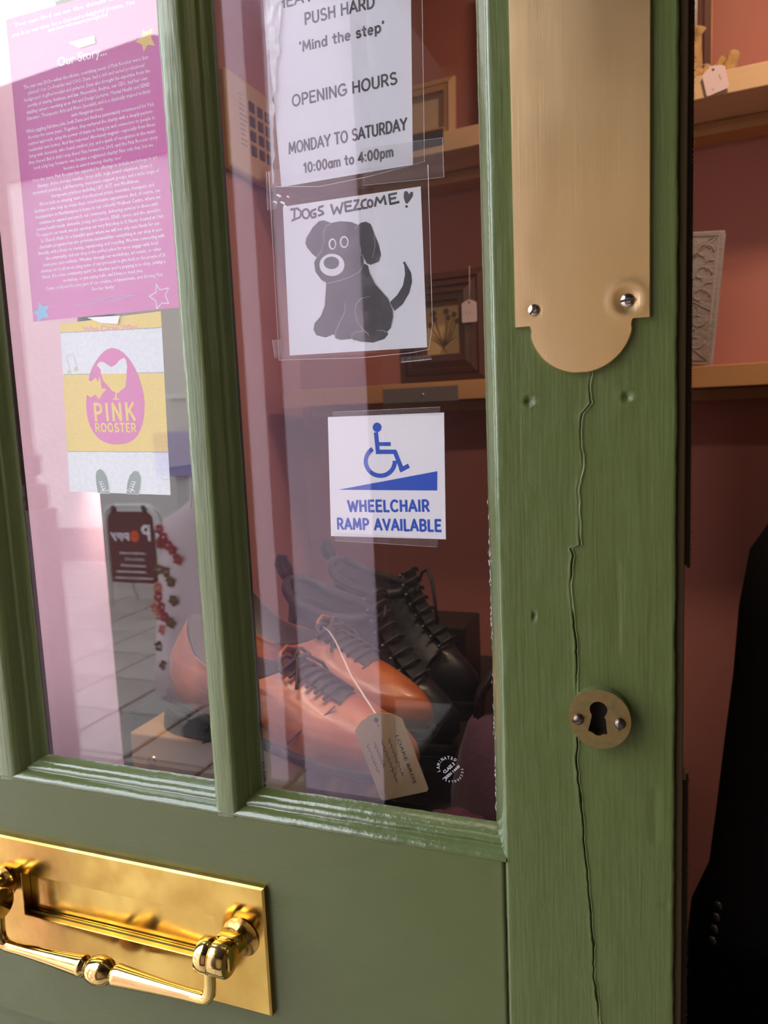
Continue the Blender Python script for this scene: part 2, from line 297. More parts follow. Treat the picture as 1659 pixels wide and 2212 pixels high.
D = {'dog_paper': [[-254.1,141.3],[-155.2,141.0],[-154.6,40.3],[-255.3,41.5]],'dog_dark': {'left_ear': [[-238.5,115.4],[-237.5,118.9],[-232.4,125.0],[-227.4,128.5],[-224.0,128.7],[-218.7,126.3],[-222.2,124.9],[-224.7,121.0],[-224.4,116.2],[-226.5,109.3],[-230.6,105.2],[-233.5,107.6],[-237.3,112.3]],'head': [[-218.7,126.3],[-211.9,126.6],[-204.0,125.1],[-199.5,122.8],[-198.6,114.4],[-198.3,108.5],[-196.6,102.5],[-196.4,97.7],[-199.7,93.9],[-207.1,91.1],[-216.7,89.6],[-223.3,87.6],[-227.6,90.1],[-232.1,96.0],[-232.7,102.1],[-230.6,105.2],[-226.5,109.3],[-224.4,116.2],[-224.7,121.0],[-222.2,124.9]],'right_ear': [[-200.2,122.3],[-197.5,123.9],[-193.6,124.1],[-190.4,122.2],[-188.1,116.1],[-185.2,108.2],[-184.0,101.7],[-185.7,97.8],[-191.6,96.3],[-194.2,97.5],[-196.3,101.2],[-198.3,108.5],[-198.6,114.4]],'body': [[-224.4,88.0],[-216.7,89.6],[-207.1,91.1],[-199.7,93.9],[-196.4,97.7],[-193.6,96.2],[-192.5,91.4],[-189.0,83.9],[-180.3,73.7],[-177.4,66.3],[-177.2,61.6],[-179.2,54.6],[-181.9,52.4],[-181.3,50.6],[-184.1,47.8],[-192.1,45.9],[-201.4,47.2],[-208.0,49.5],[-216.1,49.4],[-219.9,50.9],[-220.7,53.5],[-227.0,51.8],[-233.9,53.8],[-235.8,57.7],[-234.8,61.9],[-229.7,66.5],[-226.5,72.9],[-225.3,81.4]],'tail': [[-179.1,71.2],[-173.8,75.4],[-169.7,80.9],[-167.9,87.8],[-168.2,93.6],[-169.1,95.4],[-167.8,96.1],[-166.0,92.8],[-163.7,88.5],[-163.3,82.6],[-165.5,75.9],[-170.2,69.2],[-176.1,65.3],[-177.7,68.1]]},'dog_white': [[[-215.7,112.4],[-215.8,111.4],[-216.2,110.6],[-216.7,109.9],[-217.3,109.4],[-218.0,109.1],[-218.7,109.0],[-219.4,109.2],[-220.1,109.7],[-220.7,110.3],[-221.1,111.1],[-221.3,112.1],[-221.3,113.0],[-221.2,114.0],[-220.9,114.8],[-220.4,115.5],[-219.7,116.0],[-219.0,116.3],[-218.3,116.4],[-217.6,116.2],[-216.9,115.7],[-216.4,115.1],[-216.0,114.3],[-215.7,113.3]],[[-206.7,112.7],[-206.8,111.7],[-207.2,110.8],[-207.8,110.0],[-208.4,109.5],[-209.2,109.2],[-210.1,109.1],[-210.9,109.4],[-211.6,109.8],[-212.3,110.5],[-212.7,111.4],[-213.0,112.4],[-213.1,113.4],[-212.9,114.4],[-212.5,115.3],[-212.0,116.0],[-211.3,116.6],[-210.5,116.9],[-209.7,116.9],[-208.8,116.7],[-208.1,116.2],[-207.5,115.5],[-207.0,114.7],[-206.7,113.7]],[[-210.4,98.2],[-210.8,96.4],[-211.8,94.7],[-213.3,93.4],[-215.3,92.4],[-217.5,91.9],[-219.9,91.9],[-222.3,92.4],[-224.5,93.3],[-226.4,94.7],[-227.8,96.3],[-228.6,98.2],[-228.8,100.1],[-228.4,102.0],[-227.3,103.7],[-225.8,105.0],[-223.8,106.0],[-221.5,106.5],[-219.1,106.4],[-216.8,105.9],[-214.6,105.0],[-212.8,103.6],[-211.4,102.0],[-210.6,100.1]]],'dog_eye': [[[-216.5,112.4],[-216.6,111.7],[-216.8,111.0],[-217.1,110.5],[-217.5,110.1],[-217.9,109.9],[-218.4,109.8],[-218.8,110.0],[-219.3,110.3],[-219.6,110.8],[-219.8,111.4],[-220.0,112.0],[-220.0,112.7],[-219.9,113.4],[-219.7,114.1],[-219.4,114.6],[-219.0,115.0],[-218.5,115.2],[-218.1,115.3],[-217.6,115.1],[-217.2,114.8],[-216.9,114.3],[-216.7,113.7],[-216.5,113.1]],[[-207.6,112.7],[-207.7,111.9],[-208.0,111.3],[-208.3,110.7],[-208.8,110.3],[-209.3,110.1],[-209.9,110.1],[-210.4,110.2],[-210.9,110.6],[-211.4,111.1],[-211.7,111.7],[-211.8,112.4],[-211.9,113.1],[-211.8,113.9],[-211.5,114.5],[-211.1,115.1],[-210.7,115.5],[-210.1,115.7],[-209.6,115.7],[-209.0,115.6],[-208.5,115.2],[-208.1,114.7],[-207.8,114.1],[-207.6,113.4]],[[-214.2,99.9],[-214.5,98.9],[-215.1,98.0],[-216.0,97.2],[-217.2,96.7],[-218.6,96.5],[-220.1,96.5],[-221.6,96.8],[-222.9,97.3],[-224.1,98.1],[-224.9,99.0],[-225.4,100.1],[-225.6,101.1],[-225.3,102.2],[-224.7,103.1],[-223.7,103.8],[-222.5,104.3],[-221.1,104.6],[-219.6,104.6],[-218.2,104.3],[-216.8,103.7],[-215.7,103.0],[-214.8,102.0],[-214.3,101.0]]],'dog_lines': [[[-223.3,87.6],[-216.8,88.1],[-207.2,89.9],[-199.7,92.7],[-196.9,96.6],[-196.4,98.9]],[[-211.4,73.4],[-211.5,68.0],[-215.2,62.2],[-219.3,55.2],[-219.9,50.9]],[[-193.3,76.3],[-199.9,75.2],[-203.9,71.0],[-204.4,66.2],[-202.7,60.0],[-199.0,54.9],[-195.4,52.0]],[[-204.6,47.5],[-205.9,48.2],[-206.9,49.0],[-207.5,50.0],[-207.6,50.9],[-207.4,51.8],[-206.7,52.7],[-205.6,53.3],[-204.2,53.8],[-202.7,54.1],[-201.0,54.1],[-199.4,53.8],[-197.8,53.3],[-196.5,52.7],[-195.6,51.8],[-195.0,50.9]],[[-189.1,53.8],[-184.5,53.2],[-181.5,51.6]],[[-218.7,126.0],[-222.2,124.8],[-224.7,121.0],[-224.4,116.2],[-226.5,109.3],[-230.6,105.2]],[[-201.6,120.4],[-199.5,122.5],[-197.2,123.9]],[[-230.6,105.2],[-232.7,102.1],[-232.1,96.0],[-227.6,89.8],[-224.4,87.8]],[[-198.3,108.5],[-198.1,103.2],[-196.5,102.4],[-195.8,100.0]],[[-188.1,116.1],[-187.8,108.5],[-190.1,100.6]],[[-224.4,87.8],[-225.3,81.4],[-226.5,72.9],[-229.7,66.5]],[[-238.5,115.4],[-237.5,118.9],[-232.4,125.0],[-227.4,128.5],[-224.0,128.7],[-218.7,126.3]],[[-192.5,91.4],[-189.0,83.9],[-180.3,73.7],[-177.4,66.3],[-177.2,61.6],[-179.2,54.6]]],'dog_text': [[[-245.2,138.9],[-245.9,131.8]],[[-248.0,138.6],[-242.9,138.7],[-240.3,136.1],[-241.3,132.9],[-247.6,131.4]],[[-234.3,134.2],[-234.5,133.4],[-234.8,132.7],[-235.2,132.2],[-235.8,131.7],[-236.4,131.5],[-237.1,131.5],[-237.8,131.7],[-238.4,132.1],[-238.9,132.6],[-239.3,133.3],[-239.5,134.0],[-239.6,134.8],[-239.4,135.6],[-239.1,136.2],[-238.7,136.8],[-238.1,137.2],[-237.4,137.4],[-236.8,137.4],[-236.1,137.3],[-235.5,136.9],[-235.0,136.3],[-234.6,135.7],[-234.4,134.9],[-234.3,134.2]],[[-229.5,136.5],[-232.5,135.7],[-233.7,133.5],[-232.3,131.3],[-229.8,131.7],[-229.7,133.6],[-231.3,133.8]],[[-223.9,137.8],[-226.9,137.4],[-227.4,135.6],[-224.6,134.3],[-224.0,132.9],[-227.6,132.1]],[[-218.0,137.8],[-216.4,131.7],[-213.9,135.7],[-211.9,131.6],[-209.7,138.1]],[[-203.3,138.2],[-208.0,138.1],[-207.6,132.3],[-203.0,132.4]],[[-207.7,135.4],[-203.8,135.4]],[[-201.4,138.2],[-198.3,138.3],[-199.2,136.5],[-201.9,132.6],[-196.8,132.7]],[[-192.9,138.0],[-195.5,137.4],[-196.4,135.0],[-195.0,132.7],[-192.3,132.7]],[[-188.5,134.8],[-188.6,134.3],[-188.8,133.8],[-189.0,133.4],[-189.4,133.1],[-189.8,132.9],[-190.3,132.9],[-190.7,133.0],[-191.1,133.3],[-191.4,133.7],[-191.7,134.2],[-191.8,134.7],[-191.8,135.3],[-191.7,135.8],[-191.6,136.3],[-191.3,136.8],[-190.9,137.1],[-190.5,137.2],[-190.0,137.2],[-189.6,137.1],[-189.2,136.8],[-188.9,136.5],[-188.7,136.0],[-188.5,135.4],[-188.5,134.8]],[[-186.9,133.0],[-185.4,138.1],[-183.0,134.6],[-180.2,138.4],[-179.4,133.2]],[[-171.7,139.0],[-176.8,138.8],[-176.1,132.9],[-170.3,133.4]],[[-176.5,136.0],[-172.4,136.3]]],'dog_heart': [[[-166.7,137.6],[-166.3,139.2],[-165.0,139.6],[-163.8,138.7],[-163.3,137.2],[-162.0,138.4],[-160.9,138.5],[-160.5,137.3],[-160.9,135.6],[-162.8,133.3],[-164.8,131.5],[-166.0,132.6],[-166.9,136.1]],[[-164.1,129.9],[-164.3,129.5],[-164.7,129.2],[-165.2,129.2],[-165.7,129.4],[-166.0,129.7],[-166.1,130.1],[-166.0,130.5],[-165.6,130.7],[-165.1,130.8],[-164.6,130.6],[-164.3,130.3]]],'notice_paper': [[-254.3,154.1],[-159.9,154.9],[-157.3,251.6],[-258.4,273.1]],'notice_text': {'PUSH HARD': [[-230.3,252.0],[-181.6,252.4],[-230.2,259.3]],'‘Mind the step’': [[-235.1,236.2],[-175.7,237.1],[-231.9,243.2]],'OPENING HOURS': [[-242.6,203.6],[-168.5,204.7],[-241.5,210.9]],'MONDAY TO SATURDAY': [[-247.0,174.2],[-163.1,176.4],[-246.5,181.6]],'10:00am to 4:00pm': [[-236.7,160.6],[-172.8,161.6],[-236.3,166.7]],'HEAVY DOOR': [[-249.9,265.6],[-183.5,265.5],[-249.4,272.9]]},'sticker': [[-228.2,-2.3],[-144.4,-2.4],[-146.0,-86.7],[-230.5,-86.0]],'stk_head': [[-188.6,-10.7],[-188.8,-11.5],[-189.1,-12.3],[-189.7,-12.9],[-190.4,-13.4],[-191.1,-13.7],[-192.0,-13.8],[-192.8,-13.7],[-193.6,-13.3],[-194.2,-12.8],[-194.7,-12.1],[-195.0,-11.3],[-195.1,-10.5],[-194.9,-9.6],[-194.5,-8.9],[-194.0,-8.2],[-193.3,-7.7],[-192.5,-7.4],[-191.7,-7.3],[-190.9,-7.5],[-190.1,-7.8],[-189.5,-8.4],[-189.0,-9.0],[-188.7,-9.8]],'stk_strokes': [[[-192.9,-13.9],[-192.1,-27.2]],[[-193.6,-27.1],[-179.1,-27.4]],[[-180.0,-26.7],[-175.3,-39.5]],[[-176.9,-40.1],[-170.1,-36.9]],[[-192.2,-21.9],[-182.6,-22.1]]],'stk_wheel': [[-195.9,-25.1],[-197.2,-25.9],[-198.3,-26.9],[-199.3,-28.0],[-200.1,-29.2],[-200.7,-30.6],[-201.1,-32.0],[-201.3,-33.4],[-201.3,-34.8],[-201.0,-36.3],[-200.5,-37.6],[-199.8,-38.9],[-199.0,-40.1],[-197.9,-41.1],[-196.7,-41.9],[-195.4,-42.6],[-193.9,-43.1],[-192.4,-43.4],[-190.9,-43.5],[-189.4,-43.4],[-187.9,-43.1],[-186.4,-42.6],[-185.1,-41.9],[-183.8,-41.0],[-182.7,-40.0],[-181.8,-38.8],[-181.1,-37.6],[-180.5,-36.2],[-180.2,-34.9],[-180.1,-33.4]],'stk_ramp': [[-223.0,-53.0],[-150.4,-40.9],[-150.9,-53.8]],'stk_text': {'WHEELCHAIR': [[-216.4,-68.6],[-156.8,-68.2],[-215.9,-59.8]],'RAMP AVAILABLE': [[-225.4,-81.2],[-148.9,-81.6],[-225.0,-73.1]]},'leaf': [[-455.3,78.7],[-359.9,80.6],[-364.1,-56.6],[-461.5,-53.6]],'leaf_bands': [[[-455.6,72.1],[-360.6,68.6]],[[-456.0,39.5],[-360.5,35.9]],[[-459.7,-21.1],[-362.3,-23.7]]],'leaf_title': [[-433.6,71.3],[-382.0,69.4],[-433.0,76.9]],'egg': [[-407.7,57.1],[-404.1,56.5],[-400.6,55.1],[-397.1,52.9],[-393.8,49.7],[-390.6,45.7],[-387.5,40.6],[-385.1,35.8],[-383.4,31.0],[-382.1,25.6],[-381.2,20.3],[-381.0,14.4],[-381.5,9.7],[-382.4,5.0],[-383.8,0.3],[-385.7,-4.2],[-388.1,-7.9],[-391.0,-11.2],[-394.5,-13.7],[-398.4,-15.4],[-402.2,-16.3],[-408.2,-16.7],[-414.2,-16.6],[-418.7,-15.7],[-423.1,-14.2],[-427.1,-11.9],[-430.1,-9.1],[-432.8,-5.6],[-434.7,-1.6],[-436.2,2.8],[-436.8,7.1],[-437.0,12.0],[-436.7,16.8],[-435.4,22.6],[-431.7,20.5],[-426.9,22.5],[-423.6,19.0],[-419.7,23.3],[-415.3,26.5],[-420.3,27.0],[-420.7,32.0],[-421.4,36.4],[-423.7,32.2],[-424.8,35.9],[-429.5,32.8],[-432.1,33.8],[-431.3,37.1],[-430.0,39.5],[-427.9,43.0],[-425.4,46.2],[-422.0,49.5],[-418.7,52.5],[-415.4,54.7],[-412.3,56.2]],'roo_top': [[-422.8,45.0],[-420.0,47.3],[-416.3,47.0],[-412.1,44.4],[-409.0,42.8],[-404.7,44.3],[-400.6,47.8],[-396.1,48.9],[-394.9,46.9],[-394.3,42.1],[-395.5,36.9],[-419.5,38.3],[-419.9,41.9]],'roo_bot': [[-419.5,38.3],[-395.5,36.9],[-396.4,31.7],[-397.7,27.0],[-402.4,24.3],[-404.3,22.9],[-406.2,23.0],[-406.7,18.9],[-403.4,17.5],[-410.8,17.9],[-408.1,19.4],[-407.2,23.3],[-410.5,24.7],[-413.2,27.8],[-417.9,32.8]],'egg_text': {'PINK': [[-429.8,1.7],[-390.7,1.0],[-428.5,16.0]],'ROOSTER': [[-430.1,-6.4],[-390.6,-7.8],[-429.4,0.2]]},'print_shoes': [[[-433.8,-41.1],[-432.5,-37.2],[-428.8,-35.4],[-425.3,-37.3],[-422.8,-41.9],[-421.8,-47.5],[-421.5,-55.2],[-433.0,-54.9],[-433.9,-48.0]],[[-405.4,-55.4],[-403.4,-46.4],[-400.6,-40.9],[-395.8,-37.3],[-391.9,-38.2],[-390.1,-42.8],[-391.5,-50.1],[-393.8,-56.0]]],'print_laces': [[[-430.9,-46.2],[-427.3,-45.7]],[[-430.2,-48.0],[-426.4,-47.4]],[[-429.8,-50.2],[-425.4,-48.9]],[[-429.1,-52.2],[-424.6,-50.7]],[[-430.6,-54.3],[-427.3,-52.2],[-423.6,-53.4],[-421.7,-51.8]],[[-429.7,-46.2],[-426.8,-54.7]],[[-395.2,-46.4],[-399.3,-45.9]],[[-396.3,-48.4],[-400.3,-47.6]],[[-397.1,-50.3],[-401.5,-49.3]],[[-397.8,-52.5],[-402.6,-51.3]],[[-404.5,-52.5],[-401.6,-53.7],[-398.5,-52.5],[-396.9,-54.5]],[[-396.1,-46.4],[-401.4,-54.7]]],'notes': [[[-448.8,40.8],[-448.9,40.3],[-449.1,39.8],[-449.5,39.5],[-449.9,39.2],[-450.4,39.0],[-450.9,39.0],[-451.3,39.1],[-451.8,39.3],[-452.1,39.6],[-452.4,40.0],[-452.5,40.5],[-452.5,41.0],[-452.4,41.5],[-452.1,42.0],[-451.8,42.3],[-451.4,42.6],[-450.9,42.8],[-450.4,42.8],[-449.9,42.7],[-449.5,42.5],[-449.2,42.2],[-448.9,41.8],[-448.8,41.3]],[[-441.8,43.1],[-442.0,42.6],[-442.2,42.2],[-442.5,41.8],[-442.9,41.6],[-443.4,41.4],[-443.9,41.4],[-444.4,41.5],[-444.8,41.7],[-445.1,42.0],[-445.4,42.4],[-445.5,42.8],[-445.5,43.3],[-445.4,43.7],[-445.2,44.2],[-444.8,44.5],[-444.4,44.8],[-443.9,44.9],[-443.5,45.0],[-443.0,44.9],[-442.6,44.7],[-442.2,44.4],[-442.0,44.0],[-441.8,43.5]]],'note_lines': [[[-449.1,40.8],[-452.3,52.9],[-445.4,55.8],[-442.3,43.2]]],'pink': [[-479.4,260.9],[-342.0,265.5],[-342.9,81.8],[-481.3,82.5]],'pink_first': [[-470.0,253.7],[-351.7,255.5],[-469.6,257.0]],'pink_last': [[-421.3,100.8],[-398.9,101.0],[-421.0,103.9]],'pink_wide': [[-469.8,231.0],[-350.0,232.4]],'pink_title': [[-433.8,264.2],[-388.9,262.8],[-433.0,270.4]],'pink_top': [[[-465.2,309.0],[-425.8,307.7]],[[-471.9,299.4],[-355.9,296.9]],[[-474.3,292.9],[-361.7,292.0]],[[-439.8,289.6],[-385.3,289.2]]],'gold_star': [[-356.4,275.7],[-354.1,272.5],[-347.5,273.9],[-349.7,268.0],[-347.1,262.1],[-353.2,263.7],[-357.0,259.6],[-358.0,265.0],[-363.2,267.7],[-357.5,270.0]],'white_star': [[-361.7,100.2],[-359.1,95.8],[-351.0,96.5],[-354.5,91.5],[-352.0,85.4],[-358.0,86.4],[-362.7,82.6],[-363.1,88.3],[-368.8,92.2],[-362.3,94.4]],'blue_star': [[-473.6,97.2],[-470.9,93.6],[-463.7,93.6],[-467.4,89.4],[-464.9,84.5],[-471.7,84.5],[-477.2,81.8],[-476.9,86.3],[-480.1,89.8],[-474.6,91.5]],'squig': [[[-436.8,91.9],[-434.9,92.1],[-432.9,92.4],[-430.9,92.8],[-429.0,93.0],[-427.0,93.0],[-425.2,92.6],[-423.3,92.1],[-421.5,91.4],[-419.6,90.9],[-417.7,90.8],[-415.8,91.1],[-413.8,91.8],[-411.8,92.8],[-409.8,93.8],[-407.9,94.7],[-405.9,95.1],[-404.1,95.0],[-402.3,94.5],[-400.5,93.7],[-398.7,92.9],[-396.9,92.4],[-395.1,92.2],[-393.2,92.3],[-391.3,92.7],[-389.4,93.3],[-387.5,93.7],[-385.7,94.0],[-383.8,94.1],[-382.0,94.0]],[[-436.8,91.9],[-434.9,92.2],[-432.9,92.3],[-431.0,92.2],[-429.1,91.8],[-427.2,91.4],[-425.3,91.1],[-423.4,91.0],[-421.5,91.3],[-419.5,92.0],[-417.5,92.9],[-415.5,93.8],[-413.5,94.5],[-411.6,94.9],[-409.7,94.7],[-407.9,94.1],[-406.1,93.3],[-404.4,92.4],[-402.6,91.7],[-400.7,91.5],[-398.8,91.7],[-396.9,92.3],[-395.0,93.0],[-393.1,93.7],[-391.2,94.2],[-389.3,94.4],[-387.5,94.4],[-385.7,94.2],[-383.9,94.0],[-382.0,94.0]],[[-436.8,91.9],[-434.9,91.9],[-433.0,91.7],[-431.1,91.4],[-429.2,91.3],[-427.2,91.5],[-425.2,92.0],[-423.2,92.7],[-421.2,93.5],[-419.3,94.1],[-417.3,94.4],[-415.4,94.3],[-413.6,93.8],[-411.8,92.9],[-410.0,92.0],[-408.2,91.3],[-406.4,91.0],[-404.5,91.2],[-402.5,91.9],[-400.6,92.7],[-398.6,93.7],[-396.7,94.4],[-394.8,94.8],[-392.9,94.8],[-391.1,94.5],[-389.3,94.1],[-387.5,93.8],[-385.7,93.6],[-383.9,93.7],[-382.0,94.0]]],'lam': [[-146.6,-246.6],[-158.1,-250.8]],'sleeve_notice': [[-259.0,274.6],[-260.9,156.8],[-258.2,154.6],[-151.6,155.1],[-149.8,251.3]],'sleeve_dog': [[-261.8,144.2],[-262.5,164.8],[-149.5,152.9],[-150.0,54.7],[-152.8,38.7],[-263.1,38.8]],'tapes': {'a': [[-264.2,165.1],[-257.5,165.0],[-257.7,140.0],[-264.9,140.0]],'b': [[-194.6,169.5],[-139.3,167.4],[-139.2,143.8],[-194.1,146.4]],'c': [[-267.3,52.8],[-260.7,53.0],[-260.1,40.5],[-266.0,40.2]],'d': [[-223.8,1.0],[-146.5,1.3],[-146.7,-4.1],[-224.0,-2.1]],'e': [[-227.8,-83.3],[-150.8,-86.2],[-151.7,-91.9],[-226.7,-88.9]],'f': [[-172.5,34.9],[-152.3,35.4],[-151.1,32.3],[-172.3,31.6]],'g': [[-427.9,81.4],[-396.4,80.2],[-399.2,74.3],[-414.3,76.2]],'h': [[-421.5,278.4],[-398.1,278.5],[-397.8,270.0],[-409.5,270.6]]}}
# ---------------------------------------------------------------- materials
BR = (300, (1, 1, .06), .35, .0004, 3)
green_v = mat('green paint, brushed upright', (.088, .114, .030), .36, 0, [(9, (1, 1, .35), .5, .005, 3), (75, (1, 1, .45), .5, .0014, 5), (420, (1, 1, .05), .55, .0005, 3)], spec=.4, rvar=.07, var_scale=60)
green_h = mat('green paint, brushed across', (.096, .116, .036), .34, 0, [(9, (.35, 1, 1), .5, .005, 3), (75, (.4, 1, 1), .6, .0012, 5), (420, (.06, 1, 1), .35, .0004, 3)], spec=.42, rvar=.06, var_scale=60)
green_m = mat('green paint, thick gloss on the mouldings', (.098, .132, .045), .20, 0, [(45, (1, 1, 1), .5, .0018, 4), (260, (1, 1, 1), .45, .0006, 3)], spec=.6, coat=.5)
green_bar = mat('green paint on the glazing bars', (.125, .165, .052), .27, 0, [(70, (1, 1, .12), .8, .0016, 4), (420, (1, 1, .05), .6, .0006, 3)], spec=.6, coat=.35)  # base lightened beyond the other greens to stand in for sky reflection
dark_edge = mat('dark brown edge', (.045, .028, .010), .7, 0, [(80, (1, 1, .1), .4, .001, 3)], spec=.12)  # dark brown down the whole closing edge
bristle = mat('dark brown brush bristles', (.03, .02, .014), .7)
gap_black = mat('dark gap', (.006, .005, .004), .9)
brass_plate = mat('brushed brass', (.90, .66, .34), .34, 1, [(1.0, (1500, 1500, 10), .22, .0002, 3), (1.0, (70, 70, 7), .10, .001, 3)], rvar=.06, var_scale=16, stretch=(1, 1, .35))
brass_pol = mat('polished brass', (.60, .405, .11), .17, 1, [(22, (1, 1, 1), .06, .002, 3), (1500, (1, 1, 1), .05, .0001, 2)], var=.2, var_scale=40, col2=(.50, .31, .075), rvar=.07)
brass_bar = mat('polished brass handle', (.74, .53, .20), .13, 1, [(260, (.08, 1, 1), .06, .0003, 3)], rvar=.04, var_scale=60)
brass_old = mat('tarnished brass', (.40, .28, .12), .42, 1, [(300, (1, 1, 1), .25, .0004, 4)], var=.5, var_scale=130, col2=(.20, .17, .07), rvar=.12)
nickel = mat('bright screw metal', (.55, .50, .46), .16, 1)
old_screw = mat('dull bronze screw metal', (.20, .15, .12), .38, 1, [(900, (1, 1, 1), .3, .0003, 2)])
black_slot = mat('screw slot', (.02, .015, .012), .6)
glass = glassy('laminated glass', f0=.05)
plastic = glassy('clear plastic sleeve', f0=.03, tint=(.97, .97, .98), rough=.04, bump=(60, .25, .001), haze=.02)
plastic_glare = glassy('plastic whitened by painted glare', f0=.16, rough=.25, bump=(120, .6, .002), haze=.42)  # haze whitens the plastic in place of a sky reflection
tape = glassy('clear sticky tape', f0=.045, tint=(.95, .95, .95), rough=.12, bump=(300, .5, .0006), haze=.06)
tape_edge = mat('tape edge', (.75, .72, .72), .4)
tape_glare = mat('tape with glare painted white', (.85, .85, .86), .2)  # opaque white paints the glare onto clear tape
paper = mat('white paper', (.80, .80, .84), .6)
ink = mat('black ink', (.028, .025, .03), .5)
marker = mat('black marker', (.04, .034, .04), .45, var=.4, var_scale=60)
pencil = mat('white pencil line', (.42, .40, .42), .6)
blue = mat('blue print', (.004, .075, .50), .45)
white_print = mat('white print', (.85, .82, .86), .5)
pink_print = mat('pink print', (.62, .07, .34), .5)
pink_txt = mat('rose print', (.72, .22, .30), .5)
yellow_print = mat('yellow print', (.78, .54, .05), .5, var=.25, var_scale=600, col2=(.70, .48, .05))
yellow_lt = mat('light yellow print', (.85, .66, .22), .5)
grout = mat('grey print line', (.28, .29, .30), .6)
brick_white = mat('pale painted brick print', (.74, .74, .78), .6, var=.12, var_scale=300, col2=(.66, .68, .72))
shoe_print = mat('grey green print', (.17, .21, .20), .6)
beige_print = mat('beige print', (.62, .50, .36), .6)
gold_print = mat('gold print', (.72, .48, .12), .5)
sky_print = mat('light blue print', (.20, .44, .72), .5)
lilac_print = mat('grey lilac print', (.42, .25, .50), .5)

def pink_gradient():
    m = mat('magenta to pink print', (.7, .1, .4), .38); t = m.node_tree; L = t.links.new; p = t.nodes['Principled BSDF']
    tc = N(t, 'TexCoord'); sx = N(t, 'SeparateXYZ'); mr = N(t, 'MapRange'); rp = N(t, 'ValToRGB')
    L(tc.outputs['Object'], sx.inputs[0]); L(sx.outputs['Z'], mr.inputs['Value']); mr.inputs['From Min'].default_value = .26; mr.inputs['From Max'].default_value = .08
    r = rp.color_ramp; r.elements[0].color = (.46, .01, .22, 1); r.elements[1].color = (.58, .06, .34, 1)
    for q, c in ((.18, (.48, .012, .23, 1)), (.45, (.50, .05, .28, 1)), (.8, (.55, .05, .31, 1))):
        e = r.elements.new(q); e.color = c
    L(mr.outputs[0], rp.inputs['Fac']); L(rp.outputs['Color'], p.inputs['Base Color']); return m
pink_paper = pink_gradient()

# ================================================================ SETTING: the room behind the door and the street in front
room_wall = mat('dusky pink wall paint', (.42, .155, .120), .75, 0, [(14, (1, 1, 1), .2, .004, 4), (160, (1, 1, 1), .2, .0006, 3)])
dark_wall = mat('plum brown wall paint', (.10, .04, .04), .8, 0, [(30, (1, 1, 1), .2, .002, 3)])
panel_pink = mat('pale pink wall paint', (.80, .50, .57), .7, 0, [(40, (1, 1, 1), .25, .003, 4), (220, (1, 1, 1), .25, .0006, 3)])
pil_pink = mat('pink pilaster paint', (.80, .60, .70), .6, 0, [(30, (1, 1, 1), .2, .002, 3)])
floor_mat = mat('dark floor boards', (.06, .04, .028), .5)
ceil_mat = mat('ceiling paint', (.70, .64, .58), .8)
ROT = math.atan2(-.108, .994); P0 = Vector((.13458, 1.06729, 0))       # the shelf wall stands 6 degrees off the door
SM = Matrix.Translation(P0) @ Matrix.Rotation(ROT, 4, 'Z')

structure(box('floor', (-1.3, .05, .05), (1.7, 1.9, .15), floor_mat))
structure(box('ceiling', (-1.3, -.1, 2.62), (1.7, 1.9, 2.72), ceil_mat))
structure(box('wall_back', (-1.45, .2, .15), (1.6, .3, 2.62), room_wall, mtx=SM))
structure(box('wall_left', (-1.03, .95, .15), (-.93, 1.6, 2.62), room_wall))
structure(box('shade_partition', (-.048, .11, .946), (-.038, .96, 1.72), dark_wall), 'unseen partition added to keep strip light off the right-hand wall')  # added baffle hidden behind the stile, shades the wall beyond
structure(box('shade_wall', (-1.03, .13, .15), (-.93, .95, 2.62), dark_wall), 'near part of the left wall, darkened for the dim interior')  # dark colour stands in for shade on this stretch of wall
structure(box('added_pale_wall', (-1.03, .13, PALE_Z), (-.925, .95, 2.62), mat('pale grey fill tone', (.36, .36, .345), .8)), 'pale upper part of the left wall, added to brighten the left pane')  # pale panel added to lift the tone seen through the left pane
bm = bmesh.new(); add_box(bm, (1.55, .0, .15), (1.65, 1.7, 1.5)); add_box(bm, (1.55, .0, 2.5), (1.65, 1.7, 2.62)); add_box(bm, (1.55, 0, 1.5), (1.65, .60, 2.5)); add_box(bm, (1.55, 1.08, 1.5), (1.65, 1.7, 2.5))  # unseen side opening added to let daylight reach the back wall
structure(frombm('wall_right', bm, dark_wall))
structure(box('trim_1', (-1.03, .12, .15), (-.5145, .1215, 2.62), panel_pink), 'pale pink boarding standing behind the leftmost pane')
bm = bmesh.new()
add_box(bm, (.85, -.10, .0), (1.6, .05, 2.62)); add_box(bm, (-1.2, -.10, 2.14), (.85, .05, 2.62)); add_box(bm, (-1.0, -.10, 0), (-.87, .05, 2.14))
add_box(bm, (.88, .05, .15), (.92, .72, 2.62))  # added unseen partition, keeps that side opening's light off the door
structure(frombm('wall_front', bm, dark_wall))

# ================================================================ DOOR (local millimetres, origin at eye height on the door face)
door = bpy.data.objects.new('door_1', None); COL.objects.link(door); door.location = (0, 0, CZ); door.empty_display_size = .1
structure(door, 'green painted glazed shop door with brass fittings')
def nz(x, y, z, s): return noise.noise(Vector((x * s, y * s, z * s)))

